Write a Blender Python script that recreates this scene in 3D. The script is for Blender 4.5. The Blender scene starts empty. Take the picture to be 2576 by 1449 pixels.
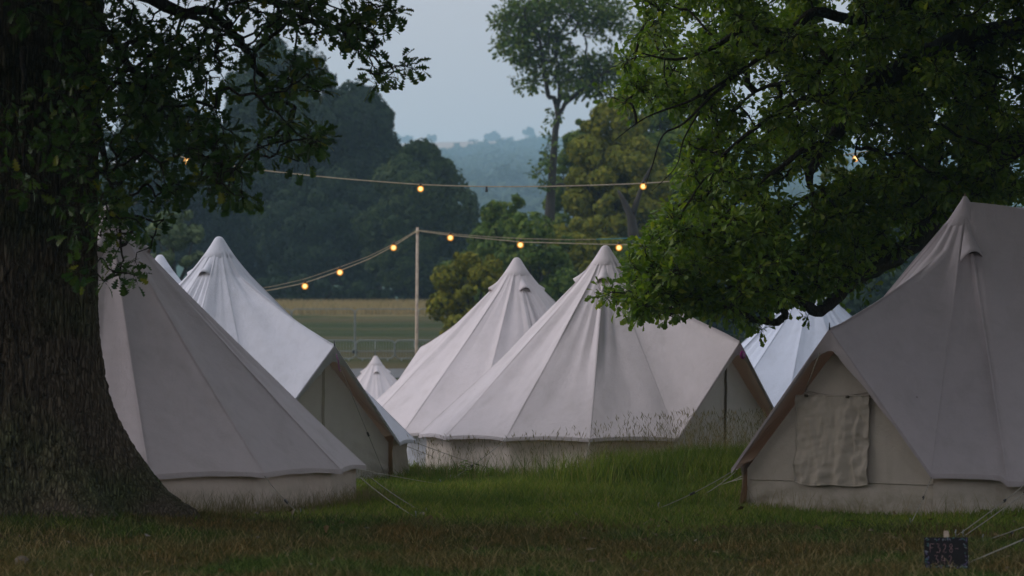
import bpy, math, random
import numpy as np
from mathutils import Vector

random.seed(7)
rng = np.random.default_rng(11)
C = bpy.context.scene.collection
R_ = math.radians
PI = math.pi

# ------------------------------------------------------------------ camera model
K = 7155.6            # focal length for a picture 2576 wide
CAMZ = 1.39
HOR = 928.0
TILT = math.atan((HOR - 724.5) / K)
ct, st = math.cos(TILT), math.sin(TILT)


def P(x, y, d):
    """a point seen at (x, y) of the 2576 x 1449 picture, d metres ahead"""
    u = (724.5 - y) / K
    r = (x - 1288.0) / K
    fy = ct - u * st
    fz = st + u * ct
    k = d / fy
    return np.array((r * k, d, CAMZ + fz * k))


# ------------------------------------------------------------------ noise
def _h(ix, iy, s):
    n = (ix.astype(np.int64) * 374761393 + iy.astype(np.int64) * 668265263 + s * 1442695041) & 0xFFFFFFFF
    n = ((n ^ (n >> 13)) * 1274126177) & 0xFFFFFFFF
    n = (n ^ (n >> 16)) & 0xFFFFFFFF
    return n / 2147483647.5 - 1.0


def vn(x, y, s=0):
    x = np.asarray(x, float); y = np.asarray(y, float)
    x, y = np.broadcast_arrays(x, y)
    ix = np.floor(x); iy = np.floor(y)
    fx = x - ix; fy = y - iy
    ux = fx * fx * fx * (fx * (fx * 6 - 15) + 10); uy = fy * fy * fy * (fy * (fy * 6 - 15) + 10)
    a = _h(ix, iy, s); b = _h(ix + 1, iy, s); c = _h(ix, iy + 1, s); d = _h(ix + 1, iy + 1, s)
    return (a * (1 - ux) + b * ux) * (1 - uy) + (c * (1 - ux) + d * ux) * uy


def unit(v): return v / (np.linalg.norm(v, axis=-1, keepdims=True) + 1e-9)


def fbm(x, y, s=0, o=3):
    r = 0; a = 1.0; t = 0
    for k in range(o):
        r = r + a * vn(x * 2 ** k, y * 2 ** k, s + 17 * k); t += a; a *= .5
    return r / t


def sstep(a, b, x):
    t = np.clip((np.asarray(x, float) - a) / (b - a), 0, 1)
    return t * t * (3 - 2 * t)


# ------------------------------------------------------------------ terrain
TREE_L = np.array((-4.41, 24.5))


def G(x, y):
    x = np.asarray(x, float); y = np.asarray(y, float)
    z = np.interp(y, [-80, 44, 52, 60, 70, 85, 128, 190, 215, 260, 400, 2600], [0, 0, -.2, -.75, -1.2, -1.27, 1.65, 5.4, 6.3, 6.6, 7, 7])
    near = np.clip(1 - y / 60, 0, 1)
    z = z + near * .035 * fbm(x * .55 + 3, y * .55, 5, 2)
    z = z + .2 * np.exp(-(((x - TREE_L[0]) / 2.3) ** 2 + ((y - TREE_L[1] + .5) / 1.8) ** 2))
    z = z + .12 * np.exp(-(((x - 2.6) / 1.7) ** 2 + ((y - 33.3) / 1.6) ** 2))
    return z


HS = 2.4


def hillz(x, y):
    x = np.asarray(x, float) / HS; y = np.asarray(y, float) / HS
    z = np.interp(y, [240, 300, 700, 1400, 1500, 1700, 2350], [1, 9, 46, 113, 120, 117, 20])
    z = z * (1 - .0002 * np.abs(x)) + 2.5 * fbm(x * .004, y * .004, 3, 2)
    return z * HS


# ------------------------------------------------------------------ mesh helpers
BASE = {}


def mesh(name, V, F, smooth=True):
    V = np.ascontiguousarray(V, dtype=np.float32).reshape(-1, 3)
    me = bpy.data.meshes.new(name)
    if not isinstance(F, list):
        F = [F]
    F = [np.asarray(f, dtype=np.int32) for f in F if len(f)]
    tot = np.concatenate([np.full(len(f), f.shape[1], np.int32) for f in F])
    loops = np.concatenate([f.ravel() for f in F])
    start = np.concatenate(([0], np.cumsum(tot)[:-1])).astype(np.int32)
    me.vertices.add(len(V)); me.vertices.foreach_set('co', V.ravel())
    me.loops.add(len(loops)); me.loops.foreach_set('vertex_index', loops)
    me.polygons.add(len(tot)); me.polygons.foreach_set('loop_start', start)
    try:
        me.polygons.foreach_set('loop_total', tot)
    except Exception:
        pass
    me.update(calc_edges=True)
    me.polygons.foreach_set('use_smooth', np.full(len(tot), bool(smooth)))
    me.validate()
    return me


def obj(name, V, F, mat, parent=None, smooth=True, base=None):
    V = np.asarray(V, float).reshape(-1, 3)
    if parent is not None:
        b = BASE[parent.name]
    else:
        b = np.zeros(3) if base is None else np.asarray(base, float)
    me = mesh(name, V - b, F, smooth)
    o = bpy.data.objects.new(name, me)
    C.objects.link(o)
    if mat is not None:
        for m_ in (mat if isinstance(mat, (list, tuple)) else [mat]):
            me.materials.append(m_)
    if parent is not None:
        o.parent = parent
    else:
        o.location = b
    BASE[o.name] = b
    return o


def thing(name, label, cat, loc, group=None):
    o = bpy.data.objects.new(name, None); C.objects.link(o)
    o.location = loc; o.empty_display_size = .2
    BASE[o.name] = np.asarray(loc, float)
    return tag(o, label, cat, group)


def tag(o, label, cat, group=None):
    o['label'] = label; o['category'] = cat
    if group:
        o['group'] = group
    return o


def kind(o, k):
    o['kind'] = k
    return o


class MB:
    def __init__(s):
        s.V = []; s.Q = []; s.T = []; s.n = 0

    def add(s, V, Q=None, T=None):
        V = np.asarray(V, float).reshape(-1, 3)
        if Q is not None and len(Q): s.Q.append(np.asarray(Q) + s.n)
        if T is not None and len(T): s.T.append(np.asarray(T) + s.n)
        s.V.append(V); s.n += len(V)

    def tube(s, pts, rad, sides=8, cap=True):
        pts = np.asarray(pts, float); n = len(pts)
        rad = np.broadcast_to(np.asarray(rad, float), (n,))
        d = np.gradient(pts, axis=0)
        d /= np.linalg.norm(d, axis=1)[:, None] + 1e-12
        ref = np.array((0, 0, 1.)) if abs(d[0][2]) < .9 else np.array((1., 0, 0))
        a = np.arange(sides) * 2 * PI / sides
        rows = []
        u = np.cross(ref, d[0]); u /= np.linalg.norm(u)
        for i in range(n):
            u = u - d[i] * u.dot(d[i]); u /= np.linalg.norm(u) + 1e-12
            v = np.cross(d[i], u)
            rows.append(pts[i] + rad[i] * (np.cos(a)[:, None] * u + np.sin(a)[:, None] * v))
        V = np.concatenate(rows)
        i = np.arange(n - 1)[:, None] * sides; j = np.arange(sides)[None, :]; k = (j + 1) % sides
        Q = np.stack([i + j, i + k, i + sides + k, i + sides + j], -1).reshape(-1, 4)
        T = []
        if cap:
            V = np.concatenate([V, pts[:1], pts[-1:]])
            m = n * sides
            for q in range(sides):
                T.append((m, (q + 1) % sides, q)); T.append((m + 1, (n - 1) * sides + q, (n - 1) * sides + (q + 1) % sides))
        s.add(V, Q, T if cap else None)

    def box(s, c, e, ax=None):
        c = np.asarray(c, float); e = np.asarray(e, float) / 2
        ax = np.eye(3) if ax is None else np.asarray(ax, float)
        sg = np.array([(-1, -1, -1), (1, -1, -1), (1, 1, -1), (-1, 1, -1), (-1, -1, 1), (1, -1, 1), (1, 1, 1), (-1, 1, 1)], float)
        s.add(c + (sg * e) @ ax, [(0, 3, 2, 1), (4, 5, 6, 7), (0, 1, 5, 4), (1, 2, 6, 5), (2, 3, 7, 6), (3, 0, 4, 7)])

    def revolve(s, prof, c, n=24):
        prof = np.asarray(prof, float); c = np.asarray(c, float)
        a = np.arange(n) * 2 * PI / n
        V = np.stack([prof[:, 0, None] * np.cos(a), prof[:, 0, None] * np.sin(a), np.repeat(prof[:, 1, None], n, 1)], -1).reshape(-1, 3) + c
        m = len(prof)
        i = np.arange(m - 1)[:, None] * n; j = np.arange(n)[None]; k = (j + 1) % n
        s.add(V, np.stack([i + j, i + k, i + n + k, i + n + j], -1).reshape(-1, 4))

    def grid(s, A, wrap=False):
        r, c, _ = A.shape
        i = np.arange(r - 1)[:, None] * c
        j = np.arange(c if wrap else c - 1)[None]
        k = (j + 1) % c
        s.add(A.reshape(-1, 3), np.stack([i + j, i + k, i + c + k, i + c + j], -1).reshape(-1, 4))

    def build(s, name, mat, parent=None, smooth=True, base=None):
        V = np.concatenate(s.V)
        F = []
        if s.Q: F.append(np.concatenate(s.Q))
        if s.T: F.append(np.concatenate(s.T))
        return obj(name, V, F, mat, parent, smooth, base)


# ------------------------------------------------------------------ materials
class N:
    def __init__(s, name):
        s.m = bpy.data.materials.new(name); s.m.use_nodes = True
        s.t = s.m.node_tree; s.t.nodes.clear()
        s.out = s.t.nodes.new('ShaderNodeOutputMaterial')

    def n(s, t, **k):
        o = s.t.nodes.new('ShaderNode' + t)
        for a, b in k.items():
            if a in o.inputs.keys():
                o.inputs[a].default_value = b
            else:
                setattr(o, a, b)
        return o

    def l(s, a, b): s.t.links.new(a, b)

    def ramp(s, fac, stops):
        r = s.n('ValToRGB'); e = r.color_ramp.elements
        while len(e) < len(stops): e.new(.5)
        for i, (p, c) in enumerate(stops):
            e[i].position = p; e[i].color = (*c, 1) if len(c) == 3 else c
        s.l(fac, r.inputs[0])
        return r.outputs[0]

    def mix(s, fac, a, b, mode='MIX'):
        m = s.n('MixRGB', blend_type=mode)
        for v, i in ((fac, 0), (a, 1), (b, 2)):
            if hasattr(v, 'is_linked'): s.l(v, m.inputs[i])
            elif i == 0: m.inputs[0].default_value = v
            else: m.inputs[i].default_value = (*v, 1)
        return m.outputs[0]

    def coord(s, scale=(1, 1, 1), kind='Object'):
        c = s.n('TexCoord'); mp = s.n('Mapping'); mp.inputs['Scale'].default_value = scale
        s.l(c.outputs[kind], mp.inputs[0])
        return mp.outputs[0]

    def noise(s, vec, scale, detail=3, rough=.5, dist=0):
        x = s.n('TexNoise'); x.inputs['Scale'].default_value = scale; x.inputs['Detail'].default_value = detail
        x.inputs['Roughness'].default_value = rough; x.inputs['Distortion'].default_value = dist
        s.l(vec, x.inputs['Vector'])
        return x.outputs['Fac']


def solid(name, col, rough=.6, metal=0, var=.15, scale=8, bump=0):
    s = N(name); b = s.n('BsdfPrincipled')
    f = s.noise(s.coord(), scale, 4)
    c = s.ramp(f, [(.3, tuple(v * (1 - var) for v in col)), (.7, tuple(min(1, v * (1 + var)) for v in col))])
    s.l(c, b.inputs['Base Color'])
    b.inputs['Roughness'].default_value = rough; b.inputs['Metallic'].default_value = metal
    if bump:
        bp = s.n('Bump'); bp.inputs['Strength'].default_value = bump; bp.inputs['Distance'].default_value = .01
        s.l(f, bp.inputs['Height']); s.l(bp.outputs[0], b.inputs['Normal'])
    s.l(b.outputs[0], s.out.inputs[0])
    return s.m


def canvas(name, col, trans=.12, stain=.12, seed=0.):
    s = N(name); b = s.n('BsdfPrincipled')
    co = s.n('TexCoord'); mp = s.n('Mapping'); mp.inputs['Location'].default_value = (seed, seed * .7, seed * .3)
    s.l(co.outputs['Object'], mp.inputs[0]); v = mp.outputs[0]
    big = s.noise(v, 1.1, 5, .6, .4)
    sm = s.noise(v, 9, 5, .65)
    c1 = s.ramp(big, [(.25, tuple(x * (1 - stain) for x in col)), (.7, col)])
    c2 = s.ramp(sm, [(.3, tuple(x * .93 for x in col)), (.62, tuple(min(1, x * 1.02) for x in col))])
    cc = s.mix(.45, c1, c2)
    # a few small dirt specks
    vo = s.n('TexVoronoi'); vo.inputs['Scale'].default_value = 2.3; s.l(v, vo.inputs['Vector'])
    spk = s.ramp(vo.outputs['Distance'], [(.012, (.45, .42, .38)), (.03, (1, 1, 1))])
    cc = s.mix(1, cc, spk, 'MULTIPLY')
    sx = s.n('SeparateXYZ'); s.l(co.outputs['Object'], sx.inputs[0])
    st2 = s.n('MapRange'); st2.inputs[1].default_value = .30; st2.inputs[2].default_value = .02; s.l(sx.outputs['Z'], st2.inputs[0])
    pm = s.n('Math', operation='MULTIPLY'); s.l(st2.outputs[0], pm.inputs[0]); s.l(s.ramp(s.noise(v, 5, 5, .7), [(.40, (0, 0, 0)), (.62, (.75, .75, .75))]), pm.inputs[1])
    cc = s.mix(pm.outputs[0], cc, (.20, .19, .11))
    mp3 = s.n('Mapping'); mp3.inputs['Scale'].default_value = (3.2, 3.2, .5); s.l(v, mp3.inputs[0])
    cc = s.mix(1, cc, s.ramp(s.noise(mp3.outputs[0], 1, 5, .65, .3), [(.34, (.92, .92, .91)), (.52, (1, 1, 1))]), 'MULTIPLY')
    s.l(cc, b.inputs['Base Color'])
    b.inputs['Roughness'].default_value = .92
    b.inputs['Specular IOR Level'].default_value = .15
    wv = s.noise(v, 260, 2)
    cr = s.noise(v, 14, 4, .6, .8)
    ad = s.n('Math', operation='MULTIPLY_ADD'); s.l(cr, ad.inputs[0]); ad.inputs[1].default_value = 3.0; s.l(wv, ad.inputs[2])
    bp = s.n('Bump'); bp.inputs['Strength'].default_value = .45; bp.inputs['Distance'].default_value = .006
    s.l(ad.outputs[0], bp.inputs['Height']); s.l(bp.outputs[0], b.inputs['Normal'])
    tr = s.n('BsdfTranslucent'); s.l(s.mix(1, cc, (.95, .60, .34), 'MULTIPLY'), tr.inputs[0])
    mx = s.n('MixShader'); mx.inputs[0].default_value = trans
    s.l(b.outputs[0], mx.inputs[1]); s.l(tr.outputs[0], mx.inputs[2])
    s.l(mx.outputs[0], s.out.inputs[0])
    return s.m


def leafmat(name, stops, trans=.3, rough=.45, spec=.3):
    s = N(name); b = s.n('BsdfPrincipled')
    g = s.n('NewGeometry')
    c = s.ramp(g.outputs['Random Per Island'], stops)
    nz = s.noise(s.coord(), .9, 3)
    c = s.mix(.55, c, s.ramp(nz, [(.3, (.55, .6, .6)), (.7, (1.25, 1.2, 1.1))]), 'MULTIPLY')
    s.l(c, b.inputs['Base Color'])
    b.inputs['Roughness'].default_value = rough; b.inputs['Specular IOR Level'].default_value = spec
    tr = s.n('BsdfTranslucent'); c2 = s.mix(1, c, (1.5, 1.5, .7), 'MULTIPLY'); s.l(c2, tr.inputs[0])
    mx = s.n('MixShader'); mx.inputs[0].default_value = trans
    s.l(b.outputs[0], mx.inputs[1]); s.l(tr.outputs[0], mx.inputs[2])
    s.l(mx.outputs[0], s.out.inputs[0])
    return s.m


def barkmat(name, col, sc=1.0, bump=.8):
    s = N(name); b = s.n('BsdfPrincipled')
    v = s.coord((26 * sc, 26 * sc, 3.0 * sc))
    vo = s.n('TexVoronoi', feature='DISTANCE_TO_EDGE'); vo.inputs['Scale'].default_value = 1.3
    wob = s.noise(v, .8, 3)
    w2 = s.n('MixRGB'); w2.inputs[0].default_value = .45; w2.blend_type = 'ADD'
    wn = s.n('TexNoise'); wn.inputs['Scale'].default_value = .9; wn.inputs['Detail'].default_value = 3; s.l(v, wn.inputs['Vector'])
    s.l(v, w2.inputs[1]); s.l(wn.outputs['Color'], w2.inputs[2])
    s.l(w2.outputs[0], vo.inputs['Vector'])
    nz = s.noise(s.coord((30 * sc, 30 * sc, 8 * sc)), 1.0, 5, .6)
    f = s.ramp(vo.outputs['Distance'], [(.0, (.50, .48, .46)), (.25, (1, 1, 1))])
    c = s.ramp(nz, [(.3, tuple(x * .6 for x in col)), (.7, tuple(x * 1.35 for x in col))])
    moss = s.ramp(s.noise(s.coord(), 1.3, 4), [(.48, (1, 1, 1)), (.7, (.75, 1.05, .7))])
    c = s.mix(1, c, f, 'MULTIPLY'); c = s.mix(1, c, moss, 'MULTIPLY')
    s.l(c, b.inputs['Base Color']); b.inputs['Roughness'].default_value = .95
    b.inputs['Specular IOR Level'].default_value = .1
    ad = s.n('Math', operation='MULTIPLY_ADD'); s.l(nz, ad.inputs[0]); ad.inputs[1].default_value = .5; s.l(f, ad.inputs[2])
    bp = s.n('Bump'); bp.inputs['Strength'].default_value = bump; bp.inputs['Distance'].default_value = .035
    s.l(ad.outputs[0], bp.inputs['Height']); s.l(bp.outputs[0], b.inputs['Normal'])
    s.l(b.outputs[0], s.out.inputs[0])
    return s.m


def emit(name, col, strength):
    s = N(name); e = s.n('Emission'); e.inputs[0].default_value = (*col, 1); e.inputs[1].default_value = strength
    s.l(e.outputs[0], s.out.inputs[0])
    try: s.m.cycles.emission_sampling = 'NONE'
    except Exception: pass
    return s.m


CV_SAND = canvas('cotton_canvas_sand', (.47, .45, .49), .1, .12, 1.3)
CV_PINK = canvas('cotton_canvas_natural', (.60, .575, .605), .1, .1, 4.1)
CV_WHITE = canvas('cotton_canvas_white', (.60, .64, .73), .1, .08, 7.7)
CV_DOOR = canvas('cotton_canvas_door', (.72, .71, .70), .1, .16, 8.8)
CV_PALE = canvas('cotton_canvas_pale', (.66, .63, .68), .1, .12, 6.3)
CV_BLUE = canvas('cotton_canvas_bluish', (.52, .59, .71), .1, .08, 11.0)
CV_CREAM = canvas('cotton_canvas_cream', (.78, .72, .66), .12, .14, 3.7)
CV_WALL = canvas('cotton_canvas_wall', (.55, .52, .465), .12, .2, 2.2)
CV_FLAP = canvas('cotton_canvas_flap', (.46, .43, .375), .05, .15, 9.4)
CV_TRIM = canvas('cotton_canvas_trim', (.56, .46, .33), .25, .15, 5.5)
M_ROPE = solid('rope_fibre', (.27, .265, .225), .9, 0, .15, 60, .4)
M_DKROPE = solid('dark_rope', (.10, .085, .06), .9, 0, .2, 60)
M_DARK = solid('dark_plastic', (.02, .02, .022), .5, 0, .2, 30)
M_STEEL = solid('galvanised_steel', (.20, .23, .23), .45, .6, .15, 12)
M_MESH = solid('vent_mesh', (.05, .04, .03), .9, 0, .2, 80)
M_WOODPOLE = solid('pole_wood', (.36, .30, .24), .8, 0, .25, 14, .4)
M_CABLE = solid('cable_sheath', (.34, .29, .20), .7, 0, .2, 10)
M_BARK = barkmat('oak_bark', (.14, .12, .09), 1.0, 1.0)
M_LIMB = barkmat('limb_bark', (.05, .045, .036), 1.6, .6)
M_FARBARK = solid('far_bark', (.022, .020, .017), .9, 0, .3, 3, .5)
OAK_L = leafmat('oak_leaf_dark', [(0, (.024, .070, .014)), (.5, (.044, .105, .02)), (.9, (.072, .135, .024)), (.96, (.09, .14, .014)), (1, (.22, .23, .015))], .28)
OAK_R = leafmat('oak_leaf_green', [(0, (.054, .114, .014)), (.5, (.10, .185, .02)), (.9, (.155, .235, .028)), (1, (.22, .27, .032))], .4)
LF_DARK = leafmat('foliage_dark', [(0, (.008, .021, .011)), (.6, (.016, .036, .016)), (1, (.030, .054, .020))], .12, .7, .1)
LF_DEEP = leafmat('foliage_deep', [(0, (.014, .032, .010)), (.6, (.028, .054, .016)), (1, (.05, .076, .022))], .12, .7, .1)
LF_MID = leafmat('foliage_mid', [(0, (.036, .075, .012)), (.6, (.072, .125, .02)), (1, (.125, .17, .028))], .15, .7, .1)
LF_YEL = leafmat('foliage_yellow', [(0, (.07, .09, .008)), (.6, (.13, .14, .012)), (1, (.20, .19, .016))], .2, .7, .1)
LF_OLIVE = leafmat('foliage_olive', [(0, (.075, .10, .010)), (.6, (.14, .16, .016)), (1, (.22, .215, .024))], .2, .7, .1)
LF_PALE = leafmat('foliage_pale', [(0, (.05, .085, .04)), (.6, (.085, .125, .06)), (1, (.12, .16, .08))], .15, .7, .1)
LF_FAR = leafmat('foliage_far', [(0, (.03, .05, .025)), (1, (.06, .085, .04))], .05, .8, .05)


def grassmat(name, stops, patch):
    s = N(name); b = s.n('BsdfPrincipled')
    g = s.n('NewGeometry')
    c = s.ramp(g.outputs['Random Per Island'], stops)
    pn = s.noise(s.coord((1, .55, 1)), .9, 4, .6)
    c = s.mix(1, c, s.ramp(pn, patch), 'MULTIPLY')
    s.l(c, b.inputs['Base Color']); b.inputs['Roughness'].default_value = .7; b.inputs['Specular IOR Level'].default_value = .15
    tr = s.n('BsdfTranslucent'); s.l(c, tr.inputs[0])
    mx = s.n('MixShader'); mx.inputs[0].default_value = .3
    s.l(b.outputs[0], mx.inputs[1]); s.l(tr.outputs[0], mx.inputs[2]); s.l(mx.outputs[0], s.out.inputs[0])
    return s.m


GR_MOWN = grassmat('mown_grass_blades', [(0, (.040, .058, .012)), (.4, (.075, .082, .022)), (.75, (.125, .115, .040)), (1, (.25, .20, .10))],
                   [(.38, (1.2, .95, .85)), (.5, (1, 1, 1)), (.6, (.6, 1.05, .55))])
GR_LUSH = grassmat('lush_grass_blades', [(0, (.070, .118, .018)), (.5, (.135, .205, .028)), (.85, (.20, .265, .04)), (.93, (.27, .26, .07)), (1, (.28, .24, .11))],
                   [(.3, (.6, .75, .6)), (.5, (1, 1, 1)), (.7, (1.2, 1.15, .9))])
GR_SEED = grassmat('seeding_grass_stalks', [(0, (.13, .14, .05)), (.4, (.22, .19, .09)), (1, (.36, .28, .16))], [(.3, (.8, .9, .8)), (.7, (1, 1, 1))])
GR_STRAW = grassmat('straw_grass_blades', [(0, (.24, .19, .09)), (1, (.42, .33, .17))], [(.3, (.8, .9, .8)), (.7, (1, 1, 1))])

# ground: soil/thatch colour by where it lies
s = N('meadow_ground'); b = s.n('BsdfPrincipled')
gm = s.n('NewGeometry'); sp = s.n('SeparateXYZ'); s.l(gm.outputs['Position'], sp.inputs[0])
v = gm.outputs['Position']
mp = s.n('Mapping'); mp.inputs['Scale'].default_value = (1, .5, 1); s.l(v, mp.inputs[0])
n1 = s.noise(mp.outputs[0], .8, 5, .6); n2 = s.noise(v, 25, 4, .6)
dry = s.ramp(n1, [(.3, (.050, .040, .020)), (.7, (.040, .046, .016))])
lush = s.ramp(n1, [(.3, (.030, .058, .010)), (.7, (.055, .085, .016))])
mr = s.n('MapRange'); mr.inputs[1].default_value = 24.5; mr.inputs[2].default_value = 27; s.l(sp.outputs['Y'], mr.inputs[0])
near = s.mix(mr.outputs[0], dry, lush)
mp2 = s.n('Mapping'); mp2.inputs['Scale'].default_value = (.05, .16, 1); s.l(v, mp2.inputs[0])
n3 = s.noise(mp2.outputs[0], 1, 4, .6)
fld = s.ramp(n3, [(.33, (.026, .044, .012)), (.5, (.042, .054, .016)), (.66, (.085, .072, .032))])
mr2 = s.n('MapRange'); mr2.inputs[1].default_value = 55; mr2.inputs[2].default_value = 75; s.l(sp.outputs['Y'], mr2.inputs[0])
c = s.mix(mr2.outputs[0], near, fld)
n4 = s.noise(v, .16, 4, .6); yn = s.n('Math', operation='MULTIPLY_ADD'); s.l(n4, yn.inputs[0]); yn.inputs[1].default_value = 22; s.l(sp.outputs['Y'], yn.inputs[2])
mr3 = s.n('MapRange'); mr3.inputs[1].default_value = 185; mr3.inputs[2].default_value = 199; s.l(yn.outputs[0], mr3.inputs[0])
c = s.mix(mr3.outputs[0], c, s.ramp(n3, [(.3, (.22, .17, .085)), (.7, (.32, .25, .12))]))
mr4 = s.n('MapRange'); mr4.inputs[1].default_value = 196; mr4.inputs[2].default_value = 204; s.l(sp.outputs['Y'], mr4.inputs[0])
c = s.mix(mr4.outputs[0], c, (.03, .05, .02))
c = s.mix(.5, c, s.ramp(n2, [(.3, (.5, .5, .5)), (.7, (1.2, 1.2, 1.2))]), 'MULTIPLY')
s.l(c, b.inputs['Base Color']); b.inputs['Roughness'].default_value = .95; b.inputs['Specular IOR Level'].default_value = .05
bp = s.n('Bump'); bp.inputs['Strength'].default_value = .5; bp.inputs['Distance'].default_value = .03; s.l(n2, bp.inputs['Height']); s.l(bp.outputs[0], b.inputs['Normal'])
s.l(b.outputs[0], s.out.inputs[0]); M_GROUND = s.m

# hill: woods and, towards the crest, a stubble field
s = N('hill_cover'); b = s.n('BsdfPrincipled')
gm = s.n('NewGeometry'); sp = s.n('SeparateXYZ'); s.l(gm.outputs['Position'], sp.inputs[0])
nz = s.noise(gm.outputs['Position'], .009, 4)
# stubble where y > 1080 + 8.5*(x+27)
ma = s.n('Math', operation='MULTIPLY_ADD'); s.l(sp.outputs['X'], ma.inputs[0]); ma.inputs[1].default_value = -8.5; ma.inputs[2].default_value = (-229.5 - 1080) * HS
ad = s.n('Math', operation='ADD'); s.l(ma.outputs[0], ad.inputs[0]); s.l(sp.outputs['Y'], ad.inputs[1])
nm = s.n('Math', operation='MULTIPLY_ADD'); s.l(nz, nm.inputs[0]); nm.inputs[1].default_value = 160 * HS; s.l(ad.outputs[0], nm.inputs[2])
mr = s.n('MapRange'); mr.inputs[1].default_value = 70 * HS; mr.inputs[2].default_value = 90 * HS; s.l(nm.outputs[0], mr.inputs[0])
wood = s.ramp(nz, [(.35, (.03, .055, .03)), (.65, (.055, .085, .04))])
stub = s.ramp(s.noise(gm.outputs['Position'], .006, 3), [(.4, (.36, .27, .2)), (.6, (.44, .32, .24))])
s.l(s.mix(mr.outputs[0], wood, stub), b.inputs['Base Color']); b.inputs['Roughness'].default_value = 1; b.inputs['Specular IOR Level'].default_value = 0
s.l(b.outputs[0], s.out.inputs[0]); M_HILL = s.m

# ------------------------------------------------------------------ setting
def sheet(name, xs, ys, zf, mat):
    X, Y = np.meshgrid(xs, ys)
    A = np.stack([X, Y, zf(X, Y)], -1)
    m = MB(); m.grid(A)
    return kind(m.build(name, mat), 'structure')


xs = np.concatenate([np.linspace(-3200, -60, 15)[:-1], np.linspace(-60, -14, 24)[:-1], np.linspace(-14, 14, 113)[:-1], np.linspace(14, 60, 24)[:-1], np.linspace(60, 3200, 15)])
ys = np.concatenate([np.linspace(-60, 8, 12)[:-1], np.linspace(8, 50, 169)[:-1], np.linspace(50, 220, 90)[:-1], np.linspace(220, 5600, 40)])
sheet('ground', xs, ys, G, M_GROUND)


def hz(X, Y):
    stub = (Y > (1080 + 8.5 * (X / HS + 27)) * HS)
    w = np.where(stub, .15, 1.0)
    return hillz(X, Y) + w * 4.0 * fbm(X * .014, Y * .014, 9, 3)


sheet('hill', np.linspace(-2000, 2000, 201), np.linspace(580, 5400, 240), hz, M_HILL)
M_TRACK = solid('gravel_track', (.10, .105, .11), .9, 0, .25, 2, .4)
xs2 = np.linspace(-60, 60, 61); ys2 = np.linspace(118.5, 124, 9)
sheet('path', xs2, ys2, lambda X, Y: G(X, Y) + .02, M_TRACK)

# ------------------------------------------------------------------ grass
def blades(name, x, y, h, w, lean, mat, seg=2, zf=G, head=None):
    n = len(x)
    z = zf(x, y) - .01
    a = rng.uniform(0, 2 * PI, n); la = rng.uniform(0, 2 * PI, n)
    L = lean * rng.uniform(.2, 1, n) * h
    ts = np.linspace(0, 1, seg + 1)
    V = np.zeros((n, seg * 2 + 1, 3))
    wx, wy = np.cos(a) * w / 2, np.sin(a) * w / 2
    for k, t in enumerate(ts):
        ox = np.cos(la) * L * t * t; oy = np.sin(la) * L * t * t; oz = h * t * (1 - .18 * lean * t)
        c = np.stack([x + ox, y + oy, z + oz], -1)
        if k < seg:
            f = 1 - .55 * t
            o = np.stack([wx * f, wy * f, np.zeros(n)], -1)
            V[:, 2 * k] = c - o; V[:, 2 * k + 1] = c + o
        else:
            V[:, 2 * k] = c
    nv = seg * 2 + 1
    b0 = (np.arange(n) * nv)[:, None]
    F = []
    for k in range(seg - 1):
        F.append(b0 + np.array([2 * k, 2 * k + 1, 2 * k + 3, 2 * k + 2]))
    T = b0 + np.array([2 * seg - 2, 2 * seg - 1, 2 * seg])
    V = V.reshape(-1, 3)
    FF = [np.concatenate(F)] if F else []
    if head is not None:       # seed head: a slim spindle of two crossed diamonds on the upper part
        tips = V.reshape(n, nv, 3)[:, -1]
        prev = V.reshape(n, nv, 3)[:, -3:-1].mean(1)
        d = tips - prev; d /= np.linalg.norm(d, axis=1)[:, None]
        hl = head * rng.uniform(.6, 1.2, n)
        q = len(V); HV = []; HF = []
        for c_ in (0, 1):
            ang = a + c_ * PI / 2
            o = np.stack([np.cos(ang), np.sin(ang), np.zeros(n)], -1) * (.003 + .0025 * rng.random(n))[:, None]
            p0 = tips - d * hl[:, None] * .6; p1 = tips - d * hl[:, None] * .1; p2 = tips + d * hl[:, None] * .4
            HV.append(np.stack([p0, p1 - o, p2, p1 + o], 1))
        HV = np.concatenate(HV, 0).reshape(-1, 3)
        HF = (np.arange(2 * n) * 4)[:, None] + np.arange(4) + q
        V = np.concatenate([V, HV]); FF = [np.concatenate(FF + [HF])] if FF else [HF]
    FF.append(T)
    return kind(obj(name, V, FF, mat, None, False), 'stuff')


def scatter(n, y0, y1, mx=1.12):
    y = np.sqrt(rng.uniform(y0 * y0, y1 * y1, n))
    x = rng.uniform(-1, 1, n) * y * .18 * mx
    return x, y


# walls of tents keep the grass out: filled in below once tents are known
TENTS = []


def clear(x, y, extra=0.0):
    m = np.ones(len(x), bool)
    for cx, cy, r, ex in TENTS:
        dx = x - cx; dx = np.where(dx > 0, np.maximum(dx - ex, 0), dx)
        m &= (dx ** 2 + (y - cy) ** 2) > (r + extra) ** 2
    m &= ((x - TREE_L[0]) ** 2 + (y - TREE_L[1]) ** 2) > 1.0
    return m


# ------------------------------------------------------------------ tents
NP = 14
DA = 360.0 / NP


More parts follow.
